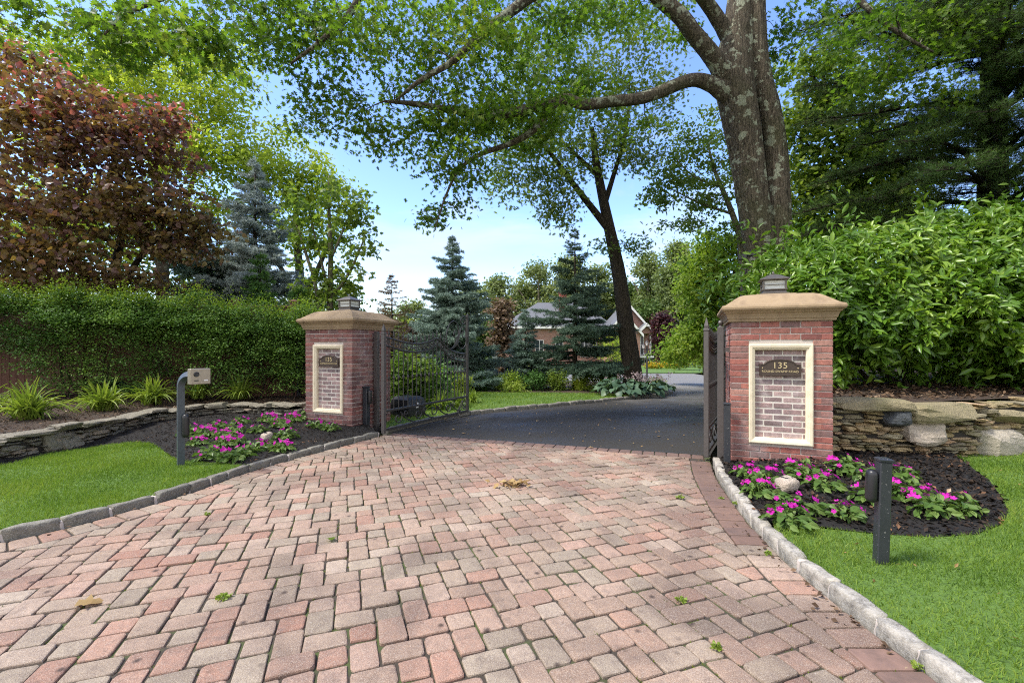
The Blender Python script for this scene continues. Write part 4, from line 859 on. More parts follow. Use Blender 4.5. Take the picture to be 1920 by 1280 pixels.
# ------------------------------------------------------------------ dry stone walls
def stone_wall(name, label, path, zb, zt, mat, holes=(), rowh=(.026, .062), lenr=(.09, .36), depth=.13):
    """stones laid in rough courses along path; holes (s0, s1, z0, z1) are kept free for the big stones"""
    p = np.asarray(path, float); L_ = np.concatenate(([0], np.cumsum(np.linalg.norm(np.diff(p, axis=0), axis=1))))
    f = lambda s_: np.array((np.interp(s_, L_, p[:, 0]), np.interp(s_, L_, p[:, 1])))
    t_ = thing(name, label, 'stone wall', (*f(L_[-1]/2), 0)); mb = MB(); z = zb; r = 0; caps = []
    zmax = max(zt(s_) for s_ in np.linspace(0, L_[-1], 30))
    while z < zmax-.02:
        h = rng.uniform(*rowh); s_ = -rng.uniform(0, .2)
        while s_ < L_[-1]:
            l = rng.uniform(*lenr)*(.7+h*6); c = s_+l/2; top = zt(c); hh = h*rng.uniform(.8, 1.15)
            zc = z+h/2+.008*vnoise(c, z, 3, r)
            if zc+hh/2 < top and not any(a < c < b_ and z0 < zc < z1 for a, b_, z0, z1 in holes):
                q = f(np.clip(c, 0, L_[-1])); d = f(np.clip(c+.1, 0, L_[-1]))-f(np.clip(c-.1, 0, L_[-1])); an = math.atan2(d[1], d[0])
                block(mb, (q[0]+rng.normal(0, .012), q[1]+rng.normal(0, .012), zc), (l/2*.98, depth*rng.uniform(.85, 1.05), hh/2*.98), frame(an+rng.normal(0, .06))[0], .06, 7., 4)
            s_ += l+.004
        z += h*.97; r += 1
    mb.build('stonework', mat, t_)
    bk = MB(); 
    for i in range(len(p)-1):
        a, b_ = p[i], p[i+1]; n = np.array((-(b_-a)[1], (b_-a)[0])); n /= np.linalg.norm(n); zz = min(zt((L_[i]+L_[i+1])/2), zt(L_[i]), zt(L_[i+1]))-.05
        V = [(*(a-n*.05), zb-.05), (*(b_-n*.05), zb-.05), (*(b_+n*.05), zb-.05), (*(a+n*.05), zb-.05)]; V += [(x, y, zz) for x, y, _ in V]; bk.add(V, [(0, 1, 2, 3), (4, 5, 6, 7), (0, 1, 5, 4), (1, 2, 6, 5), (2, 3, 7, 6), (3, 0, 4, 7)])
    bk.build('earth_core', M['dark'], t_)
    return t_, f, L_
def bigstone(parent, name, c, half, an, mat, label, rough=.06, pw=4.5, tilt=0):
    mb = MB(); R2 = frame(an)[0]@np.array(((math.cos(tilt), 0, math.sin(tilt)), (0, 1, 0), (-math.sin(tilt), 0, math.cos(tilt)))); block(mb, c, np.asarray(half)*np.array((1.04, 1, 1.04)), R2, rough*.7, pw, 3, 0); o = mb.build(name, mat, parent, False)
    if label: o['label'] = label
def wpt(px, py, wl):                                # where the sight line through a pixel meets a wall line
    k = (px-CX)/F
    for i in range(len(wl)-1):
        a, b_ = np.array(wl[i]), np.array(wl[i+1]); e = b_-a; den = e[0]-k*e[1]
        if abs(den) < 1e-9: continue
        t_ = (k*a[1]-a[0])/den
        if -.02 <= t_ <= 1.02: q = a+e*t_; return q, CAMZ-(py-HY)/F*q[1], math.atan2(e[1], e[0])
ztR = lambda s_: .74+.03*math.sin(s_*2.2)
bigs = []
for nm, px, py, wpx, hpx, mt, lb_, ti in (('boulder', 1715, 808, 76, 46, 'boulder', 'pale pinkish boulder', 0), ('boulder', 1855, 830, 104, 60, 'boulder2', 'large grey slab shaped boulder', .18), ('boulder', 1664, 780, 40, 28, 'bluestone', 'round blue grey cobble', 0),
                                  ('capstone', 1628, 757, 132, 22, 'stoneR', 'long tan flat capstone', .03), ('capstone', 1748, 770, 150, 36, 'stoneR', 'thick mossy capstone', 0), ('capstone', 1880, 778, 90, 26, 'stoneR', None, .0)):
    q, z, an = wpt(px, py, WR); bigs.append((nm, q, z, an, wpx/2*q[1]/F, hpx/2*q[1]/F, mt, lb_, ti))
pw_ = np.asarray(WR); Lw = np.concatenate(([0], np.cumsum(np.linalg.norm(np.diff(pw_, axis=0), axis=1))))
def s_of(q):
    best = (9e9, 0)
    for i in range(len(pw_)-1):
        e = pw_[i+1]-pw_[i]; t_ = np.clip(np.dot(q-pw_[i], e)/np.dot(e, e), 0, 1); d = np.linalg.norm(pw_[i]+e*t_-q); best = min(best, (d, Lw[i]+t_*np.linalg.norm(e)))
    return best[1]
holes = [(s_of(b_[1])-b_[4]*.98, s_of(b_[1])+b_[4]*.98, b_[2]-b_[5]*1.0, b_[2]+b_[5]*1.0) for b_ in bigs]
wr, fw, _ = stone_wall('stone_wall', 'tan dry stone wall with boulders, under the big glossy hedge', WR, .02, ztR, M['stoneR'], holes)
for nm, q, z, an, hw, hh, mt, lb_, ti in bigs: bigstone(wr, nm, (q[0], q[1]-(.07 if nm == 'boulder' else .03), z), (hw, .17 if nm == 'boulder' else .2, hh), an, M[mt], lb_, .055, 3.6 if nm == 'boulder' else 5, ti)
ztL = lambda s_: .30+.02*math.sin(s_*3)
wl_, fw2, LL = stone_wall('stone_wall', 'low grey dry stone wall between the left lawn and raised bed', WL, .0, ztL, M['stoneL'], (), (.04, .075), (.09, .3))
s_ = .1
while s_ < LL[-1]-.2:
    l = rng.uniform(.18, .5); q = fw2(s_+l/2); d = fw2(s_+l/2+.05)-fw2(s_+l/2-.05); bigstone(wl_, 'capstone', (q[0], q[1], .31+rng.normal(0, .018)), (l/2, .16, rng.uniform(.022, .045)), math.atan2(d[1], d[0]), M['stoneL'], None, .06, 6); s_ += l+.01
for px, py, wpx, hpx, ti in ((98, 822, 30, 44, 1.25), (122, 828, 34, 36, .9)):
    q, z, an = wpt(px, py, WL); bigstone(wl_, 'upright_stone', (q[0]+.06, q[1]-.02, z), (hpx/2*q[1]/F, .15, wpx/4*q[1]/F), 0, M['stoneL'], 'tilted upright slab', .05, 5, ti)

# ------------------------------------------------------------------ small things on the ground
def rock(x, y, z, r, label, seed):
    mb = MB(); block(mb, (x, y, z+r*.6), (r, r*.8, r*.75), frame(seed)[0], .07, 2.6); t_ = mb.build('garden_rock', M['boulder'], None, True); tag(t_, label, 'rock light')
    k = MB(); box(k, -r*.42, r*.42, -r*.3, r*.3, z+r*1.22, z+r*1.32, frame(seed, (x, y, 0)), .004); c = k.build('solar_panel', M['plastic'], t_)
q = G(1475, 921, .10); rock(q[0], q[1], .10, .10, 'pale rock shaped light among pink flowers before the right pillar', .3)
q = G(500, 824, .12); rock(q[0], q[1], .12, .075, 'small pale rock shaped light among pink flowers in left bed', 1.2)
def one_leaf(px, py, sz, label, rot, mat='deadleaf', z=.012):
    q = G(px, py, z); mb = MB(); V, Fc = MAPLE; a = rot; R2 = frame(a)[0]; W = V*np.array((1, 1, 1.2))*sz; mb.add(W@R2.T+np.array((q[0], q[1], z)), Fc); o = mb.build('fallen_leaf', M[mat]); tag(o, label, 'leaf')
one_leaf(140, 1134, .13, 'large tan fallen leaf on the paving at lower left', .5)
one_leaf(622, 1012, .08, 'small green leaf on the paving mid left', 2.0, 'maple')
for i, (px, py) in enumerate(((1104, 838), (1235, 818), (900, 800), (1010, 788), (1140, 786), (866, 812))): one_leaf(px, py, .07, ('pale fallen leaf nearest the paving edge on the asphalt', 'pale fallen leaf near the right gate on the asphalt', 'pale fallen leaf by the open gate on the asphalt', 'pale fallen leaf near the lawn kerb on the asphalt', 'pale fallen leaf mid way across the asphalt', 'pale fallen leaf near the left end of paving edge')[i], i*1.3)
c0 = G(960, 908, .02); mb = MB(); leaves(mb, c0+rng.normal(0, 1, (46, 3))*np.array((.085, .045, .010))+np.array((0, 0, .012)), rng.uniform(.03, .085, 46), MAPLE, 1.5, 0); tag(mb.build('leaf_pile', M['deadleaf']), 'little heap of dry brown leaves in the middle of paving', 'leaf pile')
def weed_src():
    t_ = thing('weed', '', 'weed', (0, 0, 0)); mb = MB(); n = 26; d = rng.standard_normal((n, 3))*.5; d[:, 2] = .4; p = np.zeros((n, 3)); leaves(mb, p+unit(d)*rng.uniform(.004, .022, (n, 1)), rng.uniform(.014, .034, n), OVAL, .6, 0, dirs=unit(d)); o = mb.build('leaves', M['strap'], t_); return t_
W0 = weed_src(); WP = [(1277, 1127, 'in paving mid right'), (1342, 1215, 'in paving at the lower right'), (1275, 934, 'in paving beyond the leaf heap, toward the right pillar'), (1440, 1039, 'near the right kerb, level with bollard base'), (1722, 1252, 'against the right kerb at the bottom corner'), (390, 965, 'in paving near the left kerb'), (420, 1122, 'in paving at left, well in from kerb'), (1378, 945, 'by the right kerb beside flower bed'), (1352, 935, 'by the right kerb nearest the right pillar')]
for i, (px, py, d) in enumerate(WP):
    q = G(px, py, 0); lb_ = 'small bright green weed '+d
    if i == 0: W0.location = tuple(q); tag(W0, lb_, None, 'weeds in the paving joints')
    else: copy_thing(W0, q, i*1.1, rng.uniform(.7, 1.2), lb_, 'weeds in the paving joints')

# pink impatiens
FL = MB(); a = np.arange(5)/5*2*math.pi; petV = [(0, 0, .004)]; petF = []
for k in range(5):
    for da, r_ in ((-.5, .014), (-.33, .023), (0, .026), (.33, .023), (.5, .014)): petV.append((r_*math.cos(a[k]+da*1.25), r_*math.sin(a[k]+da*1.25), .002+.006*math.cos(da*3)-.05*r_))
    petF.append((0,)+tuple(range(1+5*k, 6+5*k)))
FL.add(petV, petF); FLM = FL.mesh('flower'); FLM.materials.append(M['pink'])
def impatiens(nfl, seed):
    global rng
    keep = rng; rng = np.random.default_rng(seed)
    t_ = thing('impatiens_plant', '', 'flower plant', (0, 0, 0)); mb = MB(); n = 60; d = rng.standard_normal((n, 3)); d[:, 2] = np.abs(d[:, 2])*.6+.15; d = unit(d); r_ = rng.uniform(.03, .12, (n, 1)); p = d*r_*np.array((1.15, 1.15, .75))+np.array((0, 0, .03)); leaves(mb, p, rng.uniform(.055, .095, n), OVAL, .9, .2, d, .7, dirs=d)
    mb.build('foliage', M['impleaf'], t_)
    st = MB()
    for k in range(7): e = unit(rng.standard_normal(3)*np.array((1, 1, .3))+np.array((0, 0, .8)))*.1; tube(st, [(0, 0, -.02), e*.5+np.array((0, 0, .02)), e], (.006, .005, .003), 5)
    st.build('stems', M['impleaf'], t_)
    for k in range(nfl):
        e = rng.standard_normal(3); e[2] = abs(e[2])*.8+.5; e = unit(e); f = bpy.data.objects.new('flower', FLM); C.objects.link(f); f.parent = t_; f.location = tuple(e*np.array((.13, .13, .10))*rng.uniform(.75, 1.1)+np.array((0, 0, .055)))
        nrm = unit(e+np.array((-.1, -.6, .4))+rng.standard_normal(3)*.35); f.rotation_euler = Vector(nrm).to_track_quat('Z', 'Y').to_euler(); s_ = rng.uniform(.6, 1.25); f.scale = (s_, s_*rng.uniform(.8, 1), s_*rng.uniform(.8, 2.5))
    rng = keep; return t_
IM = [impatiens(n, 100+n) for n in (6, 9, 11, 5)]
LI = [(357, 812), (372, 832), (384, 820), (406, 806), (418, 822), (451, 799), (440, 814), (421, 836), (436, 830), (393, 853), (411, 848), (459, 848), (442, 856), (483, 840), (483, 814), (504, 796), (515, 800), (528, 806), (537, 820), (517, 832), (530, 840), (564, 792), (547, 797), (594, 803), (622, 806)]
RI = [(1402, 887), (1425, 922), (1440, 905), (1480, 970), (1492, 950), (1502, 892), (1515, 903), (1545, 922), (1580, 892), (1605, 902), (1585, 962), (1688, 902), (1700, 932), (1728, 940), (1745, 960), (1800, 955), (1632, 942)]
ORD = 'first second third fourth fifth sixth seventh eighth ninth tenth eleventh twelfth'.split()
used = [False]*4
def place_imp(lst, zf, bed, ref, revx):
    pts = [G(px, py, .11) for px, py in lst]; ys_ = sorted(range(len(lst)), key=lambda i: -lst[i][1]); n = len(lst); k3 = (n+2)//3; rows = [ys_[:k3], ys_[k3:2*k3], ys_[2*k3:]]
    for nm, row in zip(('front', 'middle', 'back'), rows):
        row = sorted(row, key=lambda i: lst[i][0], reverse=revx)
        for j, i in enumerate(row):
            x, y, _ = pts[i]; z = zf(x, y)-.005; lb_ = 'magenta impatiens, %s row of the %s flower bed, %s from the %s' % (nm, bed, ORD[j], ref); v = int(rng.integers(0, 4)); rz = rng.uniform(0, .9); sc = rng.uniform(.85, 1.2)*(1.0 if bed == 'right' else .95)
            if not used[v]: o = IM[v]; used[v] = True; o.location = (x, y, z); o.rotation_euler = (0, 0, rz); o.scale = (sc,)*3; tag(o, lb_, None, 'magenta impatiens in the %s flower bed' % bed)
            else: copy_thing(IM[v], (x, y, z), rz, sc, lb_, 'magenta impatiens in the %s flower bed' % bed)
place_imp(RI, zbr, 'right', 'kerb', False); place_imp(LI, zbl, 'left', 'brick pillar', True)

# strap leaved clumps
def daylily(seed, n=135, L0=.42):
    global rng
    keep = rng; rng = np.random.default_rng(seed)
    t_ = thing('daylily', '', 'plant', (0, 0, 0)); mb = MB(); V = []; 
    for k in range(n):
        a = rng.uniform(0, 6.28); l = L0*rng.uniform(.6, 1.15); lean = rng.uniform(.15, 1.0); wd = rng.uniform(.009, .015); q = []; o = np.array((rng.normal(0, .04), rng.normal(0, .04), 0))
        for t in np.linspace(0, 1, 7):
            r_ = l*lean*t**1.25*.95; z = l*(t*(1.15-.25*lean)-.85*lean*t**2.6); q.append(o+np.array((r_*math.cos(a), r_*math.sin(a), max(z, .01))))
        q = np.array(q); sd_ = np.array((-math.sin(a), math.cos(a), 0)); ws = wd*np.array((.7, 1, 1.1, 1, .85, .55, .05))
        X = np.stack((q-sd_*ws[:, None]+np.array((0, 0, .006)), q, q+sd_*ws[:, None]+np.array((0, 0, .006))), 1).reshape(-1, 3); mb.add(X, [(3*i+j, 3*i+j+1, 3*i+j+4, 3*i+j+3) for i in range(6) for j in (0, 1)])
    mb.build('leaves', M['strap'], t_, True); rng = keep; return t_
DL = daylily(5)
for i, (x, y, z, sc, lb_) in enumerate([(-7.15, 6.75, .30, 1.55, 'lime strap leaved clump, fullest, at the left in raised bed'), (-6.95, 7.75, .30, 1.4, 'lime strap leaved clump second from left edge behind stone wall'), (-6.72, 8.5, .31, 1.4, 'lime strap leaved clump just left of the intercom post'), (-6.25, 9.05, .36, 1.1, 'small lime strap leaved clump seen below the call box'), (-5.45, 9.1, .35, 1.25, 'lime strap leaved clump nearest the brick pillar'), (-8.35, 7.2, .33, 1.4, 'lime strap leaved clump cut by the left edge of view')]):
    if i == 0: DL.location = (x, y, z); DL.scale = (sc,)*3; tag(DL, lb_, None, 'strap leaved clumps in the raised bed')
    else: copy_thing(DL, (x, y, z), i*1.0, sc, lb_, 'strap leaved clumps in the raised bed')

# ------------------------------------------------------------------ fence and the clipped shrubs before it
def fence(label, A, B, ht, posts):
    A = np.array(A); B = np.array(B); L_ = np.linalg.norm(B-A); an = math.atan2(B[1]-A[1], B[0]-A[0]); t_ = thing('board_fence', label, 'fence', (*A, .2)); Mf = frame(an, (A[0], A[1], 0)); mb = MB(); s_ = 0
    while s_ < L_: box(mb, s_+.002, min(L_, s_+.138), -.012+rng.normal(0, .001), .012, .2, ht-.10, Mf, .003); s_ += .14
    mb.build('boards', M['cedar'], t_); r_ = MB(); box(r_, 0, L_, -.045, .045, ht-.0995, ht-.05, Mf, .004); box(r_, 0, L_, -.025, .025, ht-.28, ht-.20, Mf); r_.build('top_rail', M['cedar'], t_)
    for s_ in posts:
        p_ = MB(); box(p_, s_-.07, s_+.07, -.072, .072, .1, ht+.02, Mf, .006); square_loft(p_, [(.085, ht+.0205), (.095, ht+.035), (.09, ht+.05), (.02, ht+.085)], (Mf[0], np.array((s_, 0, 0))@Mf[0].T+Mf[1])); p_.build('post', M['cedar'], t_)
fence('reddish brown board fence with capped posts behind the shrubs', (-14, 9.0), (-4.75, 10.05), 2.36, (.2, 2.6, 5.0, 7.4, 8.05, 9.25))
fence('lower reddish board fence section next to left pillar', (-4.65, 10.02), (-3.05, 9.2), 1.62, (1.4,))
HX = np.array((-11.0, 8.35)); HD = np.array((7.0, 1.35)); HD = HD/np.linalg.norm(HD)
def holly(label, s0, s1, zlo, zhi, n, nstem, seed, low=1.0):
    n = int(n*3.5)
    t_ = thing('holly_shrub', label, 'shrub', (*(HX+HD*(s0+s1)/2), .28), 'clipped shrubs along the board fence'); nrm = np.array((-HD[1], HD[0])); sk = []; tr = MB()
    for k in range(nstem):
        s_ = (s0+s1)/2+rng.normal(0, .13)*(s1-s0); b_ = HX+HD*s_; e = HX+HD*(s_+rng.normal(0, .3)*(s1-s0))+nrm*rng.normal(0, .15); q = smooth_path([(*b_, .2), (*(b_*.6+e*.4+rng.normal(0, .06, 2)), .8), (*e, zhi-.25)], 14); tube(tr, q, np.linspace(.022, .008, 14), 5); sk.append((q, np.linspace(.022, .008, 14)))
    ss = rng.uniform(s0, s1, n); u = (ss-(s0+s1)/2)/((s1-s0)/2); zt_ = zhi-.16*np.abs(u)**3+.09*np.sin(ss*5+seed)+.06*np.sin(ss*13+seed*3); zz = zlo+(zt_-zlo)*rng.random(n)**(.75)
    keep = rng.random(n) < np.where(zz > zlo+.55*(zhi-zlo), 1, low)*(.5+.5*(np.sin(ss*4.6+zz*4+seed*2)+.6*np.sin(ss*9-zz*7+seed) > -.1)); ss, zz = ss[keep], zz[keep]
    g_ = rng.integers(0, max(1, len(ss)//9), len(ss)); lowz = zz < zlo+.72*(zhi-zlo); ss = np.where(lowz, ss[g_]+rng.normal(0, .17, len(ss)), ss); zz = np.where(lowz, np.minimum(zz[g_], zlo+.75*(zhi-zlo))+rng.normal(0, .045, len(ss)), zz)
    dd = (rng.normal(0, .24, len(ss))+.14*np.sin(ss*6+zz*4))*(1.0-.3*((zz-zlo)/(zhi-zlo))); cl = np.column_stack((HX[0]+HD[0]*ss+nrm[0]*dd, HX[1]+HD[1]*ss+nrm[1]*dd, zz))
    for q, rr in grow(sk, cl, .008, .0025, .3): tube(tr, q, rr, 4, False)
    tr.build('stems', M['bark_dark'], t_, True)
    m_ = np.repeat(np.arange(len(cl)), 30); off = rng.standard_normal((len(m_), 3))*np.array((.11, .11, .05)); f = MB(); leaves(f, cl[m_]+off, rng.uniform(.028, .05, len(m_)), OVAL, 1.1, .1, np.array((0, -.4, .5)), .8); f.build('foliage', M['holly'], t_)
    tp = cl[cl[:, 2] > zhi-.28]; tp = tp[rng.random(len(tp)) < .9]; m_ = np.repeat(np.arange(len(tp)), 14); g = MB(); leaves(g, tp[m_]+rng.standard_normal((len(m_), 3))*np.array((.08, .08, .10))+np.array((0, -.03, .11)), rng.uniform(.028, .045, len(m_)), OVAL, .6, 0); g.build('tip_leaves', M['hollytip'], t_)
holly('clipped dark shrub with bare lower stems at the left edge', -1.2, 2.2, 1.2, 2.44, 470, 9, 1, .75)
holly('broad clipped dark shrub behind the two fullest strap leaved clumps', 2.0, 3.7, .55, 2.40, 430, 4, 2, .75)
holly('clipped dark shrub behind the intercom post', 3.6, 5.2, .55, 2.36, 400, 4, 3, .8)
holly('clipped dark shrub between the call box and the tall fence post', 5.1, 6.3, .5, 2.22, 300, 3, 4, .8)
holly('rounder dark shrub beside the left brick pillar', 6.2, 7.15, .45, 2.12, 320, 4, 5, 1.0)

# ------------------------------------------------------------------ big glossy hedge on the right
def laurel():
    t_ = thing('laurel_hedge', 'big glossy green laurel hedge rising above the right stone wall', 'hedge', (5.8, 7.6, .75))
    sil = np.array([(1405, 520), (1440, 468), (1500, 452), (1560, 440), (1650, 424), (1720, 408), (1790, 392), (1860, 386), (1940, 384), (2250, 372), (2400, 360), (2400, 720), (2000, 722), (1900, 716), (1850, 706), (1800, 668), (1770, 660), (1730, 694), (1690, 668), (1640, 690), (1595, 655), (1572, 735), (1560, 700), (1560, 600), (1405, 600)], float)
    n = 3300; px = rng.uniform(1400, 2400, n); py = rng.uniform(355, 735, n); k = in_poly(px, py, sil); px, py = px[k], py[k]
    de = dist_poly(px, py, sil); fr = np.clip((py-380)/300, 0, 1)
    Y = 6.25+.25*np.array([vnoise(a/120, b_/110, 1.3, 2) for a, b_ in zip(px, py)])+.9*np.exp(-de/22)+1.0*(1-fr)**2+.0*px+np.clip((1560-px)/150, 0, 1)*1.3
    pos = np.stack(((px-CX)/F*Y, Y, CAMZ-(py-HY)/F*Y), 1); nsurf = len(pos)
    inn = pos[rng.random(nsurf) < .9]+np.array((.1, .55, -.08))+rng.standard_normal((int(0), 3)).sum()*0
    inn = inn+rng.normal(0, .25, inn.shape); back = pos[rng.random(nsurf) < .6]+np.column_stack((np.zeros(0), np.zeros(0), np.zeros(0))).sum()*0; back = back+np.array((.3, 1.6, -.05))+rng.normal(0, .4, back.shape)
    kk = np.array([vnoise(a/38, b_/30, 1.2, 5) for a, b_ in zip(px, py)]) > -.42; kk |= de < 14; pos = pos[kk]; nsurf = len(pos)
    axis = unit(np.array((-.15, -.6, .7))+rng.standard_normal((nsurf, 3))*.42)
    f = MB(); m_ = 9; idx = np.repeat(np.arange(nsurf), m_); rad = rng.standard_normal((len(idx), 3)); A = axis[idx]; rad = unit(rad-A*np.sum(rad*A, 1, keepdims=True)); tlt = rng.uniform(.02, .5, (len(idx), 1)); d = unit(rad*(1-tlt*.4)+A*tlt); p = pos[idx]+A*rng.uniform(-.06, .05, (len(idx), 1))
    N = unit(A*1.0-d*np.sum(A*d, 1, keepdims=True)+rng.standard_normal(A.shape)*.15); T = unit(d+np.array((0, 0, -.32))); T = unit(T-N*np.sum(T*N, 1, keepdims=True)); B = np.cross(N, T); V, Fc = LANCE; s_ = (rng.uniform(.08, .195, len(idx)))[:, None, None]
    f.bulk(p[:, None]+s_*(V[None, :, 0, None]*T[:, None]+V[None, :, 1, None]*B[:, None]+V[None, :, 2, None]*N[:, None]), Fc)
    for q, c in ((inn, 7), (back, 6)): qq = np.repeat(q, c, 0)+rng.normal(0, .1, (len(q)*c, 3)); leaves(f, qq, rng.uniform(.12, .2, len(qq)), LANCE, .5, .3)
    f.build('foliage', M['laurel'], t_, True)
    st = MB()
    for k in range(16): x = rng.uniform(4.2, 9.5); y = 7.2+rng.normal(0, .3)+.12*(x-4); tube(st, smooth_path([(x, y, .6), (x+rng.normal(0, .2), y+rng.normal(0, .15)+.05, 1.2), (x+rng.normal(0, .3), y+.15, 1.75)], 12), np.linspace(.04, .015, 12), 6)
    st.build('stems', M['bark_dark'], t_, True)
laurel()

# ------------------------------------------------------------------ the great oak
def path_px(l): return [P(*q) for q in l]
oak_trunk = [([(*P(1440, 700, 9.9)[:2], -.1), P(1436, 600, 9.85), P(1429, 480, 9.8), P(1416, 400, 9.75), P(1402, 300, 9.7), P(1386, 210, 9.65), P(1374, 140, 9.6), P(1383, 60, 9.6), P(1394, -40, 9.6), P(1400, -190, 9.6), P(1395, -380, 9.7)], (.54, .41, .315, .305, .33, .365, .385, .31, .275, .23, .13)),
             ([(*P(1474, 690, 9.75)[:2], -.1), P(1468, 600, 9.72), P(1461, 480, 9.7), P(1459, 380, 9.68), P(1455, 290, 9.66), P(1444, 210, 9.6), P(1426, 140, 9.55), P(1418, 60, 9.5), P(1418, -40, 9.5), P(1428, -180, 9.5), P(1455, -330, 9.4)], (.40, .33, .265, .24, .225, .21, .205, .195, .18, .16, .09))]
oak_limbs = [([P(1368, 175, 9.55), P(1338, 160, 9.5), P(1308, 150, 9.45), P(1280, 155, 9.4), P(1240, 172, 9.3), P(1200, 185, 9.2), P(1150, 190, 9.1), P(1095, 196, 9.0), P(1062, 186, 8.9), P(1035, 192, 8.8), P(985, 205, 8.7), P(940, 214, 8.6), P(880, 212, 8.5), P(785, 196, 8.3), P(720, 190, 8.2)], (0.252, 0.160, 0.132, 0.124, 0.120, 0.112, 0.108, 0.104, 0.100, 0.096, 0.088, 0.080, 0.068, 0.048, 0.024)),
             ([P(1366, 150, 9.5), P(1345, 118, 9.4), P(1325, 92, 9.3), P(1300, 62, 9.2), P(1275, 30, 9.1), P(1240, 0, 9.0), P(1190, -40, 8.7), P(1100, -60, 8.3), P(1010, -15, 8.0), P(960, 20, 7.9), P(895, 72, 7.8), P(850, 115, 7.7), P(790, 150, 7.6), P(740, 190, 7.6)], (0.234, 0.184, 0.168, 0.160, 0.152, 0.144, 0.128, 0.112, 0.096, 0.088, 0.068, 0.056, 0.040, 0.016)),
             ([P(1380, 90, 9.6), P(1352, 45, 9.5), P(1325, 5, 9.3), P(1270, -60, 8.8), P(1150, -160, 8.0), P(1000, -230, 7.2), P(820, -180, 6.8), P(700, -60, 6.6), P(660, 20, 6.6), P(610, 70, 6.6), P(545, 120, 6.7)], (0.198, 0.144, 0.128, 0.120, 0.104, 0.088, 0.080, 0.056, 0.048, 0.036, 0.016)),
             ([P(1040, 192, 8.8), P(1005, 240, 8.9), P(960, 268, 8.9), P(900, 290, 8.8), P(860, 320, 8.7), P(835, 370, 8.6), P(815, 430, 8.6)], (0.090, 0.068, 0.056, 0.044, 0.032, 0.020, 0.010)),
             ([P(1415, 20, 9.5), P(1460, -60, 9.2), P(1540, -80, 8.6), P(1620, 10, 8.2), P(1690, 65, 8.1), P(1750, 98, 8.0)], (0.126, 0.088, 0.072, 0.048, 0.036, 0.016)),
             ([P(1000, -230, 7.2), P(700, -260, 6.4), P(420, -120, 6.0), P(330, -20, 5.9), P(240, 25, 5.9), P(190, 70, 5.9)], (0.090, 0.064, 0.048, 0.036, 0.024, 0.010))]
def B(*a): return (*pxblob(*a[:6]), a[6])
def BO(*a): return (*pxblob(a[0], a[1], a[2]+.55, a[3], a[4], a[5]*.8), max(3, int(a[6]*.48)))
oak_blobs = [BO(470, 90, 7.0, 90, 80, .8, 80), BO(590, 70, 7.2, 110, 80, .9, 130), BO(620, 190, 7.4, 80, 60, .7, 70), BO(720, 60, 7.4, 120, 80, 1.0, 130), BO(840, 40, 7.8, 130, 70, 1.0, 130), BO(690, 240, 7.8, 55, 50, .6, 50),
             BO(800, 160, 8.0, 110, 60, .8, 100), BO(770, 260, 8.2, 80, 60, .7, 70), BO(930, 130, 8.4, 110, 60, .9, 120), BO(1010, 40, 8.6, 130, 70, 1.0, 150), BO(1150, 10, 9, 110, 40, .9, 90), BO(960, 215, 8.7, 120, 45, .8, 160), BO(1090, 165, 9.0, 110, 42, .8, 120), BO(860, 250, 8.5, 100, 50, .7, 110),
             BO(840, 320, 8.6, 80, 60, .6, 75), BO(800, 390, 8.6, 40, 48, .5, 30), BO(870, 370, 8.6, 30, 30, .4, 8), BO(1010, 260, 8.9, 90, 40, .6, 60), BO(1200, 230, 9.3, 60, 30, .5, 22), BO(1260, 60, 9.3, 60, 50, .6, 26), BO(570, 240, 7.4, 40, 40, .5, 18),
             BO(60, 30, 5.8, 110, 50, .7, 60), BO(200, 60, 5.9, 120, 60, .8, 95), BO(320, 60, 5.9, 100, 60, .7, 85), BO(395, 95, 6, 40, 35, .5, 18), BO(430, 20, 6.1, 80, 40, .6, 40), BO(550, -10, 6.4, 160, 40, .8, 80),
             BO(1470, 90, 9.2, 40, 80, .6, 40), BO(1530, 20, 8.8, 80, 50, .7, 50), BO(1640, 60, 8.2, 100, 55, .7, 75), BO(1720, 110, 8.1, 110, 60, .7, 80), BO(1620, 150, 8.2, 60, 40, .5, 30), BO(1800, 40, 8, 120, 60, .8, 80), BO(1760, 180, 8.2, 80, 40, .5, 40),
             (np.array((-1.0, 8.5, 11.5)), np.array((4.5, 2.6, 1.6)), 20), (np.array((4.5, 9.5, 13.0)), np.array((4., 2.5, 2.)), 24)]
oak_blobs += [B(1000, 195, 8.2, 110, 34, .35, 32), B(880, 215, 8.0, 90, 40, .35, 28), B(860, 300, 8.1, 60, 50, .35, 18), B(900, 60, 7.3, 120, 50, .35, 28), B(640, 50, 6.2, 90, 50, .35, 18), B(1120, 20, 8.2, 120, 40, .4, 23), B(300, 40, 5.4, 110, 40, .35, 15), B(1640, 60, 7.5, 90, 50, .35, 15)]
tree('oak_tree', 'great oak with lichen on its forked trunk, limbs arching over the drive', 'tree', oak_trunk, oak_blobs, OAK, M['oakleaf'], M['bark_oak'], 18, .25, .125, None, .8, .25, .045, .008, 26, .6, oak_limbs, .045)
# floodlight on the oak
q = P(1400, 481, 9.2); t_ = thing('floodlight', 'small black twin floodlight fixed to the oak trunk', 'floodlight', q); mb = MB(); tube(mb, [q, q+np.array((.18, .35, .0))], .02, 6); mb.build('bracket', M['plastic'], t_)
for dx in (-.09, .09):
    mb = MB(); Mf = (frame(R(-30))[0], q+np.array((dx, -.02, .02+dx*.4))); box(mb, -.08, .08, -.06, .06, -.055, .055, Mf, .012); mb.build('lamp_head', M['plastic'], t_)

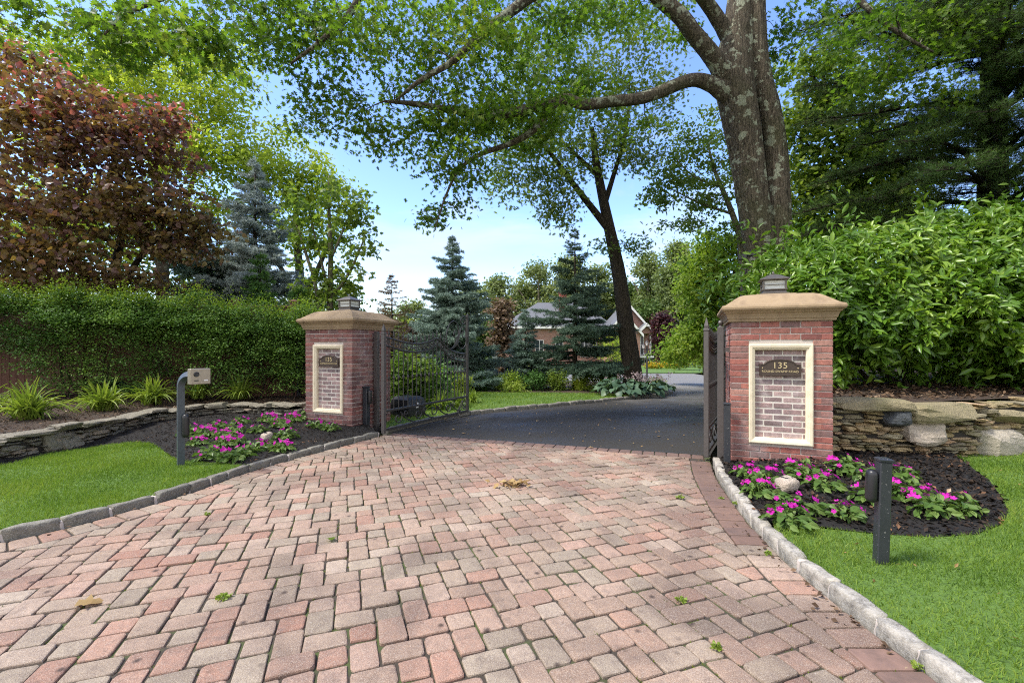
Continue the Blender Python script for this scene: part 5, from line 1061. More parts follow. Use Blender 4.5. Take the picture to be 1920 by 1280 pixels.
# ------------------------------------------------------------------ other trees, near to far
tree('leaning_tree', 'slim leaning tree rising from the hosta clump beside the drive', 'tree', [([(*P(1188, 722, 14.0)[:2], -.1), P(1186, 700, 14), P(1174, 610, 14), P(1160, 510, 14), P(1143, 430, 13.9), P(1128, 360, 13.8), P(1117, 300, 13.8), P(1110, 240, 13.8)], (.32, .30, .25, .21, .17, .14, .11, .065))],
     [B(980, 250, 13, 70, 80, .9, 60), B(1040, 330, 13.4, 70, 60, .9, 55), B(1050, 390, 13.4, 45, 35, .6, 22), B(950, 330, 12.8, 50, 40, .7, 26), B(1100, 250, 13.6, 90, 80, 1.0, 70), B(1180, 260, 13.8, 70, 60, .9, 42), B(1230, 290, 13.8, 35, 30, .6, 10), B(1100, 130, 13.8, 130, 90, 1.2, 85), B(1215, 130, 13.8, 90, 90, 1.1, 40), B(1000, 130, 13.4, 80, 80, 1.0, 40), B(1160, 20, 13.8, 150, 50, 1.2, 50), B(1180, 460, 13.9, 30, 22, .35, 9), B(1130, 462, 13.9, 20, 14, .3, 4), B(1250, 195, 13.9, 50, 40, .7, 16)],
     OAK, M['oakleaf2'], M['bark_dark'], 30, .42, .14, None, .8, .25, .05, .008, 14, .6, [([P(1143, 432, 13.9), P(1110, 390, 13.8), P(1075, 345, 13.6), P(1030, 285, 13.4), P(1005, 265, 13.2)], (.12, .10, .085, .06, .03)), ([P(1133, 385, 13.8), P(1150, 330, 13.8), P(1168, 270, 13.8), P(1178, 210, 13.9), P(1180, 150, 14)], (.09, .07, .055, .045, .02)), ([P(1122, 330, 13.8), P(1090, 300, 13.7), P(1055, 265, 13.6)], (.08, .06, .03))], .03)
tree('redbud_tree', 'broad redbud tree with copper and purple leaves above the left shrubs', 'tree', [([(-10.0, 11.2, 0), (-9.9, 11.1, 1.5), (-9.7, 11, 2.8), (-9.2, 10.8, 4.4), (-8.9, 10.6, 5.6)], (.16, .13, .11, .07, .03)), ([(-9.95, 11.1, .9), (-10.6, 10.8, 2.6), (-11.2, 10.5, 4.2), (-11.6, 10.3, 5.4)], (.11, .09, .06, .02)), ([(-9.8, 11.1, 1.5), (-9.0, 10.6, 2.9), (-8.0, 10.2, 3.8), (-7.0, 10.0, 4.3)], (.09, .07, .05, .02))],
     [B(60, 220, 9.8, 150, 110, 1.3, 150), B(180, 250, 9.8, 140, 90, 1.2, 130), B(280, 290, 10, 90, 70, 1.0, 70), B(60, 380, 9.6, 130, 100, 1.3, 130), B(180, 390, 9.8, 130, 90, 1.2, 130), B(300, 400, 10, 100, 65, 1.0, 80), B(380, 420, 10.2, 50, 35, .6, 20), B(50, 490, 9.4, 90, 50, .9, 60), B(150, 490, 9.5, 70, 45, .8, 36), B(330, 460, 10.1, 90, 40, .7, 40), B(-80, 330, 9.8, 100, 160, 1.4, 90), B(90, 535, 9.7, 130, 22, .9, 46), B(250, 525, 10, 110, 24, .9, 40), B(330, 225, 10, 40, 24, .5, 8), B(20, 120, 9.9, 60, 40, .7, 26)],
     HEART, M['redbud'], M['bark_dark'], 15, .31, .115, None, .9, .55, .03, .006, 8, .26, (), 0, (M['redbudred'], .4, 5.6))
def spruce(label, base, H, Rr, mat, seed, nb=9, whorls=20, nl=.10, bare=.06, tip=True, name='spruce_tree', dens=1.0, droop=.25, group='spruces', needle_w=.017, up=.18):
    global rng
    keep = rng; rng = np.random.default_rng(seed)
    base = np.asarray(base, float); t_ = thing(name, label, 'tree', base, group); tr = MB(); tube(tr, [base+np.array((0, 0, -.1)), base+np.array((0, 0, H*.5)), base+np.array((0, 0, H*.99))], (H*.018, H*.011, .006), 8); br = MB(); nd = MB(); TB = []; TD = []
    for k in range(whorls):
        f = k/(whorls-1); z = H*(bare+(1-bare-.02)*f); Lb = Rr*(1-f)**.85*rng.uniform(.82, 1.1)+.05; n = max(4, int(nb*(1-.45*f)))
        for j in range(n):
            a = rng.uniform(0, 6.28); l = Lb*rng.uniform(.5, 1.2); t = np.linspace(0, 1, 7); dr = droop*(1-f*1.25)
            q = base+np.stack((np.cos(a+.1*t)*l*t, np.sin(a+.1*t)*l*t, z+l*(-dr*t+.9*dr*t**2.4+up*t*f)+rng.uniform(-.6, .6)*H/whorls), 1); tube(br, q, np.linspace(.006+.010*l, .003, 7), 4, False)
            m_ = max(4, int(l/.05*dens)); tt = np.sort(rng.uniform(.12, 1, m_)); qq = np.stack([np.interp(tt, t, q[:, c]) for c in range(3)], 1); ax_ = np.array((math.cos(a), math.sin(a), 0)); sd_ = np.array((-math.sin(a), math.cos(a), 0))
            for sg in (-1, 1):
                tl = l*.36*(1.15-tt)*rng.uniform(.6, 1.25, m_)+.09; d = unit(ax_*.75+sd_*sg*rng.uniform(.5, 1.1, (m_, 1))+np.stack((np.zeros(m_), np.zeros(m_), rng.normal(-.16, .16, m_)), 1)); TB.append(np.column_stack((qq, tl))); TD.append(d)
            TB.append(np.array([[*q[-2], .1]])); TD.append(unit(q[-1:]-q[-2:-1]))
    if tip: TB.append(np.array([[*(base+np.array((0, 0, H*.93))), H*.08]])); TD.append(np.array([[0, 0, 1.]]))
    TB = np.vstack(TB); TD = np.vstack(TD); per = np.maximum(8, (TB[:, 3]/.0085*dens).astype(int)); idx = np.repeat(np.arange(len(TB)), per); f = rng.random(len(idx)); p = TB[idx, :3]+TD[idx]*(f*TB[idx, 3])[:, None]; r2 = unit(rng.standard_normal((len(idx), 3))); d = unit(TD[idx]*.75+r2*.75+np.array((0, 0, .12)))
    blades(nd, p, d, nl*rng.uniform(.6, 1.1, len(idx)), needle_w, NEEDLE)
    tr.build('trunk', M['bark_dark'], t_, True); br.build('branches', M['bark_dark'], t_, True); nd.build('crown', mat, t_); rng = keep; return t_
gp = lambda px, Y: ((px-CX)/F*Y, Y, gz(Y))
spruce('silvery blue spruce rising behind the fence left of the pillar', gp(478, 12.6), 6.6, 2.35, M['spruceblue'], 1, 13, 26, .10, .08, True, dens=1.0)
spruce('shaded lower spruce in the dark gap under the redbud', gp(385, 12.2), 5.0, 2.5, M['sprucedark'], 12, 12, 22, .10, .1, False)
spruce('blue spruce on the lawn seen just right of the open gate', gp(848, 15.6), 5.2, 2.25, M['sprucemid'], 2, 13, 25, .10, .07)
spruce('dark spruce with tiered branches before the brick house', gp(1078, 15.4), 5.45, 1.95, M['sprucedark'], 3, 10, 17, .095, .13, True, dens=.95, droop=.12, up=.30)
spruce('smaller grey green spruce between the two tall spruces', gp(985, 15.8), 2.7, 1.0, M['sprucemid'], 4, 11, 18, .085, .15)
spruce('fresh green fir sapling above the shrubs left of the pillar', gp(488, 10.9), 3.6, 1.0, M['fir'], 5, 9, 20, .085, .2, True, 'fir_tree', .8, .1, None)
spruce('second green fir sapling just behind the left pillar', gp(560, 11.4), 2.9, .95, M['fir'], 15, 9, 18, .085, .2, True, 'fir_tree', .8, .1, None)
tree('thin_tree', 'thin airy tree with several stems behind the left pillar', 'tree', [([(*P(618, 660, 12)[:2], 0), P(619, 560, 12), P(620, 480, 12), P(617, 400, 12), P(616, 330, 12)], (.10, .085, .065, .045, .015)), ([(*P(600, 660, 12)[:2], 0), P(595, 560, 12), P(575, 480, 12), P(555, 420, 12.1), P(540, 400, 12.1)], (.06, .05, .04, .025, .01)), ([P(621, 560, 12), P(650, 520, 11.9), P(678, 460, 11.8), P(685, 430, 11.8)], (.045, .035, .02, .01)), ([P(619, 490, 12), P(640, 440, 12), P(660, 390, 12)], (.035, .025, .01)), ([P(610, 520, 12), P(590, 440, 12.1), P(575, 380, 12.1)], (.035, .025, .01))],
     [B(620, 400, 12, 45, 70, .7, 34), B(665, 400, 12, 40, 60, .6, 22), B(680, 480, 11.8, 24, 40, .5, 12), B(580, 460, 12, 40, 60, .7, 26), B(630, 500, 12, 40, 50, .6, 18), B(560, 390, 12.2, 40, 40, .6, 16), B(600, 550, 12, 50, 40, .6, 26), B(650, 545, 12, 26, 24, .4, 12)], MAPLE, M['maple'], M['bark_pale'], 15, .22, .13, None, .7, .4, .014, .004, 8, .7)
lg = 'bright green trees beyond the left fence'
def lime_tree(label, cx, Y, topy, blobs, mat='lime', nper=46, size=.15, cr_=.5, leaf=OVAL, group=lg, name='locust_tree'):
    x = (cx-CX)/F*Y; zt_ = CAMZ-(topy-HY)/F*Y
    tree(name, label, 'tree', [([(x, Y, gz(Y)), (x+.1, Y, zt_*.35), (x-.1, Y, zt_*.65), (x, Y, zt_*.92)], (.24, .19, .12, .03)), ([(x, Y, zt_*.3), (x+1.2, Y-.2, zt_*.55), (x+1.9, Y-.3, zt_*.75)], (.12, .08, .03)), ([(x, Y, zt_*.35), (x-1.3, Y-.2, zt_*.6), (x-2.1, Y-.2, zt_*.8)], (.11, .07, .03))], blobs, leaf, M[mat], M['bark'], nper, cr_, size, group, .9, .2, .05, .008, 10, .5)
lime_tree('tall lime green locust tree behind the redbud crown', 300, 17, 90, [B(300, 180, 17, 110, 80, 1.6, 80), B(200, 150, 17, 120, 70, 1.6, 60), B(390, 190, 17, 90, 70, 1.4, 55), B(350, 290, 16.6, 90, 60, 1.4, 55), B(420, 290, 16.5, 60, 50, 1.2, 35), B(100, 130, 17, 110, 70, 1.6, 50), B(250, 100, 17, 120, 50, 1.6, 45), B(410, 390, 16.8, 60, 50, 1.2, 26), B(420, 120, 17, 60, 60, 1.2, 25), B(250, 400, 17, 120, 90, 1.4, 50), B(60, 350, 17, 140, 120, 1.4, 50)])
lime_tree('lime green locust tree behind the tip of the silvery spruce', 560, 18.5, 270, [B(540, 350, 18, 70, 50, 1.3, 60), B(480, 310, 18, 60, 40, 1.2, 40), B(600, 330, 18, 50, 50, 1.2, 34), B(540, 430, 18, 60, 50, 1.2, 34), B(500, 250, 18, 50, 40, 1.0, 16), B(630, 420, 18, 40, 50, 1.0, 14)])
lime_tree('dull green tree behind the far left end of the fence', 100, 21, 330, [B(60, 430, 20, 140, 90, 2, 70), B(250, 470, 20, 140, 80, 2, 70), B(400, 500, 20, 100, 60, 2, 45), B(150, 560, 20, 200, 50, 2, 60), B(480, 560, 20, 100, 50, 2, 40)], 'wooddark', 40, .2, .7)
tree('maple_tree', 'dark limbed maple tree between the oak trunk and the pine', 'tree', [([(*P(1622, 640, 13.5)[:2], 0), P(1622, 440, 13.5), P(1612, 360, 13.5), P(1592, 290, 13.4), P(1560, 220, 13.3), P(1530, 160, 13.2), P(1510, 110, 13.2)], (.24, .17, .14, .12, .095, .06, .02)), ([P(1614, 370, 13.5), P(1640, 300, 13.5), P(1665, 240, 13.6)], (.08, .06, .02)), ([P(1575, 250, 13.4), P(1545, 150, 13.5), P(1560, 100, 13.5)], (.06, .04, .015)), ([P(1590, 290, 13.4), P(1530, 280, 13.3), P(1490, 250, 13.2)], (.05, .035, .012))],
     [B(1530, 130, 13.4, 70, 60, 1.0, 50), B(1510, 220, 13.3, 60, 60, .9, 50), B(1590, 190, 13.5, 80, 60, 1.1, 65), B(1560, 290, 13.3, 90, 60, 1.0, 80), B(1650, 260, 13.6, 80, 60, 1.0, 60), B(1530, 350, 13.3, 55, 45, .8, 36), B(1640, 350, 13.4, 100, 50, 1.0, 70), B(1580, 400, 13.4, 90, 40, .9, 55), B(1700, 320, 13.6, 70, 70, .9, 45), B(1500, 410, 13.6, 50, 40, .7, 18), B(1700, 400, 13, 80, 40, .8, 40)], MAPLE, M['maple'], M['bark_dark'], 30, .40, .135, None, 1.0, .3, .045, .008, 10, .45)
def pine(label, base, H, layers, seed):
    global rng
    keep = rng; rng = np.random.default_rng(seed)
    base = np.asarray(base, float); t_ = thing('pine_tree', label, 'tree', base); tr = MB(); tube(tr, [base, base+np.array((0, 0, H*.5)), base+np.array((0, 0, H))], (.34, .26, .08), 12); br = MB(); TB = []; TD = []
    for (z, l, a, dz) in layers:
        t = np.linspace(0, 1, 10); q = base+np.stack((np.cos(a)*l*t, np.sin(a)*l*t, z+dz*t-.35*t**2+.12*np.sin(t*5+z)), 1); tube(br, q, np.linspace(.07, .012, 10), 5, False); m_ = int(l/.075); tt = np.sort(rng.uniform(.12, 1, m_)); qq = np.stack([np.interp(tt, t, q[:, c]) for c in range(3)], 1); ax_ = np.array((math.cos(a), math.sin(a), 0)); sd_ = np.array((-math.sin(a), math.cos(a), 0))
        for sg in (-1, 1):
            tl = (l*.26*(1.25-tt)*rng.uniform(.5, 1.2, m_)+.15)
            for k in range(m_):
                d = unit(ax_*.8+sd_*sg*rng.uniform(.4, 1.1)+np.array((0, 0, rng.normal(.0, .12)))); e = qq[k]+d*tl[k]; tube(br, [qq[k], e], (.008, .004), 3, False)
                for u in np.arange(.25, 1.01, .14/max(tl[k], .14)): TB.append(qq[k]+d*tl[k]*u+rng.normal(0, .04, 3)); TD.append(d)
    TB = np.array(TB); TD = np.array(TD); n = 17; idx = np.repeat(np.arange(len(TB)), n); d = unit(TD[idx]*.7+unit(rng.standard_normal((len(idx), 3)))*.9+np.array((0, 0, .15))); nd = MB(); blades(nd, TB[idx], d, rng.uniform(.08, .15, len(idx)), .0075, NEEDLE)
    tr.build('trunk', M['bark_dark'], t_, True); br.build('branches', M['bark_dark'], t_, True); nd.build('crown', M['pine'], t_); rng = keep
r3 = np.random.default_rng(77); lay = []
for z in np.arange(3.6, 11.2, .42):
    for k in range(4): lay.append((z+r3.normal(0, .1), r3.uniform(2.6, 4.6)*(1-.035*max(0, z-6)), math.radians(r3.uniform(150, 285)), r3.uniform(-.2, .5)))
pine('dark white pine with layered boughs at the right edge', (11.2, 10.6, 0), 12.5, lay, 9)
wg = 'tall trees of the wood behind the house'
def wood_tree(label, cx, Y, topy, boty, wpx, mat='wood', n=70, size=.26, cr_=.8, bark='bark_pale', group=wg, lean=0, nper=34, name='woodland_tree'):
    x = (cx-CX)/F*Y; zt_ = CAMZ-(topy-HY)/F*Y; zb = CAMZ-(boty-HY)/F*Y; g0 = max(gz(Y), -1.3); hw = wpx/2*Y/F; H = zt_-zb; bl = []
    r4 = np.random.default_rng(int(cx*7+Y)); nb_ = 9
    for k in range(nb_):
        fz = r4.uniform(.08, .88); wz = math.sin(math.pi*min(1, .18+.82*fz)**.8)*.9+.15; bl.append((np.array((x+lean*fz+r4.uniform(-1, 1)*hw*.62*wz, Y+r4.uniform(-.5, .5)*hw*.7, zb+H*fz)), np.array((hw*.40, hw*.40, H*.17))*r4.uniform(.75, 1.2), int(n*1.7)//nb_+1))
    bl.append((np.array((x+lean, Y, zb+H*.86)), np.array((hw*.34, hw*.34, H*.12)), int(n*1.7)//nb_)); z1 = zb+H*.5; rt = .012*H+.12
    tree(name, label, 'tree', [([(x, Y, g0-.1), (x+.1, Y, (g0+z1)/2), (x+lean*.5, Y, z1), (x+lean, Y, zb+H*.85)], (rt*1.3, rt, rt*.7, .05)), ([(x, Y, (g0+z1)/2+.3), (x-hw*.3, Y, z1+H*.08), (x-hw*.5, Y, zb+H*.7)], (rt*.6, rt*.4, .05)), ([(x, Y, (g0+z1)/2+.8), (x+hw*.3, Y-.2, z1+H*.05), (x+hw*.5, Y-.2, zb+H*.65)], (rt*.6, rt*.4, .05))], bl, DIAM, M[mat], M[bark], nper, cr_, size*1.35, group, .9, .1, .08, .02, 8, .6)
tree('maple_tree', 'golden green maple with drooping sprays behind the right pillar', 'tree', [([(*P(1382, 690, 17)[:2], -.1), P(1384, 560, 17), P(1375, 500, 17)], (.13, .11, .05)), ([P(1384, 600, 17), P(1340, 540, 17), P(1310, 500, 17)], (.06, .04, .02))],
     [B(1330, 480, 17, 50, 45, 1.2, 60), B(1380, 460, 17, 45, 40, 1, 40), B(1310, 540, 16.8, 45, 45, 1.1, 55), B(1360, 560, 16.6, 50, 45, 1.1, 60), B(1330, 600, 16.6, 50, 40, 1, 55), B(1300, 640, 17.5, 55, 35, 1, 55), B(1345, 650, 16.6, 40, 40, .8, 40), B(1390, 520, 17, 40, 60, 1, 40), B(1270, 660, 18.5, 30, 25, .7, 20)], OVAL, M['yellowgreen'], M['bark'], 42, .42, .15, None, .9, .5, .04, .008, 8, .5)
tree('ash_tree', 'airy ash tree with grey trunk just left of the oak trunk', 'tree', [([(*P(1397, 690, 15)[:2], -.1), P(1396, 560, 15), P(1390, 480, 15), P(1386, 440, 15), P(1365, 380, 15), P(1340, 320, 15), P(1325, 260, 15)], (.16, .13, .115, .105, .085, .06, .02)), ([P(1388, 450, 15), P(1398, 400, 15), P(1410, 330, 15), P(1420, 280, 15)], (.07, .06, .04, .02)), ([P(1370, 400, 15), P(1310, 380, 14.9), P(1250, 350, 14.8)], (.05, .035, .012)), ([P(1350, 350, 15), P(1300, 330, 14.9), P(1260, 290, 14.9)], (.04, .03, .012))],
     [B(1330, 300, 15, 70, 50, 1.1, 36), B(1270, 330, 14.9, 60, 40, 1.0, 30), B(1240, 370, 14.8, 40, 26, .8, 14), B(1330, 370, 15, 60, 35, 1.0, 28), B(1310, 240, 15, 60, 40, 1.0, 22), B(1290, 420, 15, 50, 20, .8, 12), B(1385, 300, 15, 30, 60, .8, 14), B(1500, 360, 15, 50, 60, .8, 22), B(1500, 440, 15, 60, 30, .8, 18), B(1370, 440, 15, 30, 20, .6, 10)], OVAL, M['oakleaf2'], M['bark_pale'], 30, .36, .13, None, .9, .3, .03, .006, 8, .5)
wood_tree('broad woodland tree rising above the middle of the house roof', 1010, 74, 485, 650, 200, 'wood', 190, .36, 1.2)
wood_tree('woodland tree above the left end of the house roof', 940, 72, 512, 655, 130, 'wood', 130, .36, 1.1)
wood_tree('woodland tree between the dark spruce top and leaning trunk', 1120, 76, 498, 650, 150, 'wood', 140, .36, 1.1)
wood_tree('woodland tree with rounded crown just right of the leaning trunk', 1215, 70, 468, 660, 120, 'wood', 180, .34, 1.05)
wood_tree('tallest woodland tree with pale forked trunk beside the golden maple', 1275, 62, 448, 620, 130, 'wood', 220, .30, 1.0)
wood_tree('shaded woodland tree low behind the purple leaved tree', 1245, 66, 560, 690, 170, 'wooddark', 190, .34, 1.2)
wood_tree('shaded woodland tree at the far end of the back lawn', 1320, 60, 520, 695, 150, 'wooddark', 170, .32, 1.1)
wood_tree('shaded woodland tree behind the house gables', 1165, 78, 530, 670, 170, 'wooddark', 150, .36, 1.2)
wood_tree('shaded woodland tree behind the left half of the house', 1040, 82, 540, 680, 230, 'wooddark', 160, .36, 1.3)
wood_tree('distant woodland tree behind the left pillar cap', 770, 60, 560, 690, 140, 'wood', 130, .32, 1.0)
wood_tree('woodland tree between the blue spruce and the russet tree', 880, 70, 530, 680, 120, 'wood', 130, .34, 1.0)
wood_tree('woodland tree rising behind the dark spruce', 1070, 72, 478, 650, 120, 'wood', 130, .34, 1.0)
wood_tree('low distant woodland tree behind the middle blue spruce', 850, 66, 575, 690, 120, 'wood', 80, .32, 1.0)
wood_tree('green tree close behind the left pillar lantern', 700, 30, 590, 700, 90, 'wood', 80, .20, .6)
wood_tree('bright green tree behind the gate scrolls', 790, 26, 600, 720, 80, 'lime', 80, .17, .5)
wood_tree('dull green tree behind the tall spruces, right of the gate', 905, 34, 600, 715, 110, 'wooddark', 80, .22, .7)
wood_tree('woodland tree far behind the thin airy tree', 600, 34, 530, 700, 190, 'wooddark', 100, .24, .8)
wood_tree('russet leaved small tree seen through the gate scrolls', 778, 20, 598, 700, 42, 'rust', 36, .13, .35)
wood_tree('russet leaved tree between the two tall spruces', 938, 21, 560, 720, 60, 'rust', 60, .13, .4)
wood_tree('purple leaved tree at the right end of the house', 1240, 46, 580, 690, 44, 'purple', 90, .22, .6, 'bark_dark', None)
wood_tree('green tree closing the view right of the oak trunk', 1530, 26, 420, 670, 190, 'wooddark', 90, .24, .8)
wood_tree('green tree low behind the glossy hedge', 1700, 24, 400, 660, 230, 'wooddark', 90, .24, .85)
wood_tree('green tree behind the pine at the right edge', 1900, 24, 380, 650, 240, 'wooddark', 80, .24, .85)
# half bare tree on the horizon
spruce('half bare brownish conifer on the skyline right of the left pillar', (-6.6, 25, gz(25)), 5.6, 2.0, M['rust'], 21, 7, 17, .12, .3, True, 'conifer_tree', .3, .1, None, .03)

# ------------------------------------------------------------------ shrubs and flowers behind the gate
def shrub(name, label, px, py, Y, rx, ry, mat, n=40, nper=30, size=.07, leaf=OVAL, cr_=.16, group=None, extra=None, stem='bark_dark'):
    c, r = pxblob(px, py, Y, rx, ry, rx*Y/F); b_ = np.array((c[0], Y, gz(Y)+.03)); t_ = thing(name, label, 'shrub', b_, group); cl = ellipsoid(n, c, r); cl[:, 2] = np.maximum(cl[:, 2], gz(Y)+.08); sk = []; tr = MB()
    for k in range(4): q = smooth_path([b_+np.array((rng.normal(0, .04), rng.normal(0, .04), -.05)), (b_+c)/2+rng.normal(0, .05, 3), c+rng.normal(0, .3, 3)*r], 8); sk.append((q, np.linspace(.02, .008, 8))); tube(tr, q, np.linspace(.02, .008, 8), 5)
    for q, rr in grow(sk, cl, .008, .003, .3): tube(tr, q, rr, 3, False)
    tr.build('stems', M[stem], t_, True); f = MB(); m_ = np.repeat(np.arange(n), nper); off = rng.standard_normal((len(m_), 3))*cr_*.6; leaves(f, cl[m_]+off, size*rng.uniform(.7, 1.2, len(m_)), leaf, .8, .2, unit(off), .5); f.build('foliage', M[mat], t_)
    if extra:
        m2, nf, sz = extra; top = cl[np.argsort(-cl[:, 2])][:max(6, n//2)]; q = top[rng.integers(0, len(top), nf)]+rng.normal(0, .07, (nf, 3))+np.array((0, -.05, .10)); g = MB(); leaves(g, np.repeat(q, 5, 0)+rng.normal(0, sz*.3, (nf*5, 3)), sz, OVAL, .5, 0); g.build('blossoms', M[m2], t_)
    return t_
shrub('hydrangea_shrub', 'bright leafy hydrangea shrub behind the gate beside the left pillar', 772, 715, 10.2, 48, 48, 'maple', 70, 26, .13, OVAL, .2)
shrub('hydrangea_shrub', 'leafy shrub behind the middle bars of the gate', 815, 720, 11.5, 36, 36, 'fir', 46, 26, .10, OVAL, .2)
shrub('garden_shrub', 'yellow green low shrub under the blue spruce by the gate', 855, 722, 13.8, 30, 22, 'lime', 34, 26, .07)
for px, rx, mt, lb_ in ((905, 22, 'fir', 'green rounded shrub right beside the gate end stile'), (950, 26, 'yellowgreen', 'yellow green clipped shrub below the smaller spruce'), (1000, 28, 'fir', 'green clipped shrub in the middle of the bed edge'), (1048, 26, 'maple', 'green clipped shrub left of the dark spruce trunk'), (1098, 28, 'lime', 'lime clipped shrub right of the dark spruce trunk'), (1146, 30, 'yellowgreen', 'yellow green clipped shrub left of the leaning trunk')): shrub('clipped_shrub', lb_, px, 716, 14.8, rx, 19, mt, 44, 34, .07, OVAL, .15, 'clipped shrubs along the planting bed')
shrub('groundcover_plant', 'low yellow green leafy plant at the lawn edge of the bed', 965, 729, 14.1, 24, 8, 'strap', 24, 16, .12, LANCE, .14)
shrub('garden_shrub', 'light green young tree before the house arch', 1148, 655, 24, 26, 34, 'lime', 60, 26, .10, OVAL, .3, None, None, 'bark')
shrub('garden_shrub', 'grey green dwarf conifer below the house arch', 1132, 692, 19, 16, 14, 'sprucedark', 34, 30, .07)
for px, Y, rx, ry, py, lb_ in ((1225, 40, 16, 5, 688, 'yellow flowering border nearest the house corner'), (1262, 41, 20, 6, 687, 'yellow flowering border right of the lamp post')): shrub('flowering_shrub', lb_, px, py, Y, rx, ry, 'yellowgreen', 40, 20, .14, OVAL, .3, 'yellow flowering borders by the back lawn', ('yellowf', 90, .16))
shrub('flowering_shrub', 'rosy and green flowering clump at the tip of the island bed', 1222, 722, 16.2, 24, 12, 'lime', 40, 26, .08, LANCE, .15, None, ('blossom', 40, .07))
shrub('flowering_shrub', 'pinkish flowering plants behind the clipped shrubs', 985, 698, 17.5, 30, 8, 'lime', 30, 20, .08, OVAL, .15, None, ('blossom', 50, .08))
shrub('flowering_shrub', 'orange tinged flowering plants left of the leaning trunk', 1130, 702, 17, 34, 8, 'yellowgreen', 30, 20, .08, OVAL, .15, None, ('yellowf', 40, .08))
shrub('garden_shrub', 'bushy bright green shrub on the back lawn under the maple', 1275, 668, 36, 26, 20, 'lime', 60, 24, .16, OVAL, .4)
shrub('garden_shrub', 'yellow leaved bush right against the gate at the back', 1318, 655, 30, 14, 34, 'yellowgreen', 50, 26, .14, OVAL, .4, None, ('yellowf', 30, .12))
def hosta(px, py, Y, r_, n, label, blooms):
    b_ = np.array((*G(px, py, 0)[:2], gz(Y)+.03)) if Y is None else np.array(((px-CX)/F*Y, Y, gz(Y)+.04)); t_ = thing('hosta_plant', label, 'plant', b_, 'hostas at the foot of the leaning tree'); mb = MB(); a = rng.uniform(0, 6.28, n); rr = r_*np.sqrt(rng.uniform(.05, 1, n)); d = np.stack((np.cos(a), np.sin(a), np.full(n, -.25)), 1); p = b_+np.stack((np.cos(a)*rr*.9, np.sin(a)*rr*.9, .42*r_*(1-(rr/r_)**2)+.16), 1); leaves(mb, p, rng.uniform(.17, .26, n), HEART, 1.6, .35, d, .4, 1.0, d); mb.build('leaves', M['hosta'], t_, True)
    st = MB()
    for k in range(10): tube(st, [b_, b_+np.array((rng.normal(0, r_*.4), rng.normal(0, r_*.4), .3))], .008, 4)
    st.build('stems', M['impleaf'], t_)
    if blooms: g = MB(); q = b_+np.column_stack((rng.normal(0, r_*.45, blooms), rng.normal(0, r_*.4, blooms), rng.uniform(.42, .62, blooms))); leaves(g, np.repeat(q, 7, 0)+rng.normal(0, .03, (blooms*7, 3)), .05, OVAL, .2, .5); g.build('blossoms', M['blossom'], t_)
hosta(1163, 740, 12.95, .75, 130, 'broad blue green hosta left of the leaning trunk', 8)
hosta(1205, 745, 12.95, .55, 80, 'blue green hosta with pale blossom in front of leaning trunk', 18)
hosta(1228, 738, 13.6, .5, 60, 'blue green hosta at the kerb right of the leaning trunk', 12)
t_ = daylily(31, 90, .5); t_.location = (-1.55, 9.75, .04); tag(t_, 'grassy clump behind the lower gate scrolls', None, 'grassy clumps behind the gate'); copy_thing(t_, (-1.2, 10.3, .04), 1.2, .9, 'grassy clump behind the far half of the gate', 'grassy clumps behind the gate'); copy_thing(t_, (-.95, 11.0, .04), 2.2, .8, 'grassy clump behind the end stile of the gate', 'grassy clumps behind the gate')
t_ = thing('gate_motor', 'black gate operator housing behind the left gate leaf', 'gate motor', (-2.05, 8.9, 0)); Mf = frame(R(60), (-2.05, 8.95, 0)); mb = MB(); square_loft(mb, [(.02, .0), (.24, .02), (.24, .28), (.22, .38), (.17, .43), (.02, .45)], Mf); mb.build('housing', M['plastic'], t_); mb = MB(); box(mb, -.03, .03, -.25, -.235, .22, .32, Mf); mb.build('badge', M['white'], t_)

# ------------------------------------------------------------------ house, lamp post, far fence
def gable(par, x0, x1, y0, y1, z0, ze, zp, nm='wing'):
    xm = (x0+x1)/2; mb = MB(); V = [(x0, y0, z0), (x1, y0, z0), (x1, y0, ze), (xm, y0, zp), (x0, y0, ze)]; V += [(x, y1, z) for x, _, z in V]; mb.add(V, [(0, 1, 2, 3, 4), (5, 9, 8, 7, 6), (0, 4, 9, 5), (1, 6, 7, 2)]); mb.build('wall', M['housebrick'], par)
    s_ = (zp-ze)/(xm-x0); ov = .35; r_ = MB(); tk = .12; rk = MB()
    for sg in (-1, 1):
        xe = xm+sg*(xm-x0+ov); zz = ze-s_*ov; V = [(xm, y0-ov, zp+.02), (xe, y0-ov, zz+.02), (xe, y1, zz+.02), (xm, y1, zp+.02)]; V += [(x, y, z+tk) for x, y, z in V]; r_.add(V, [(0, 1, 2, 3), (4, 5, 6, 7), (0, 1, 5, 4), (1, 2, 6, 5), (2, 3, 7, 6), (3, 0, 4, 7)])
        V = [(xm, y0-ov-.06, zp-.20), (xe, y0-ov-.06, zz-.20), (xe, y0-ov-.06, zz+.16), (xm, y0-ov-.06, zp+.16)]; V += [(x, y+.05, z) for x, y, z in V]; rk.add(V, [(0, 1, 2, 3), (4, 5, 6, 7), (0, 1, 5, 4), (1, 2, 6, 5), (2, 3, 7, 6), (3, 0, 4, 7)])
    rf = r_.build('roof', M['shingle'], par); rk.build('rake_trim', M['white'], rf); return rf
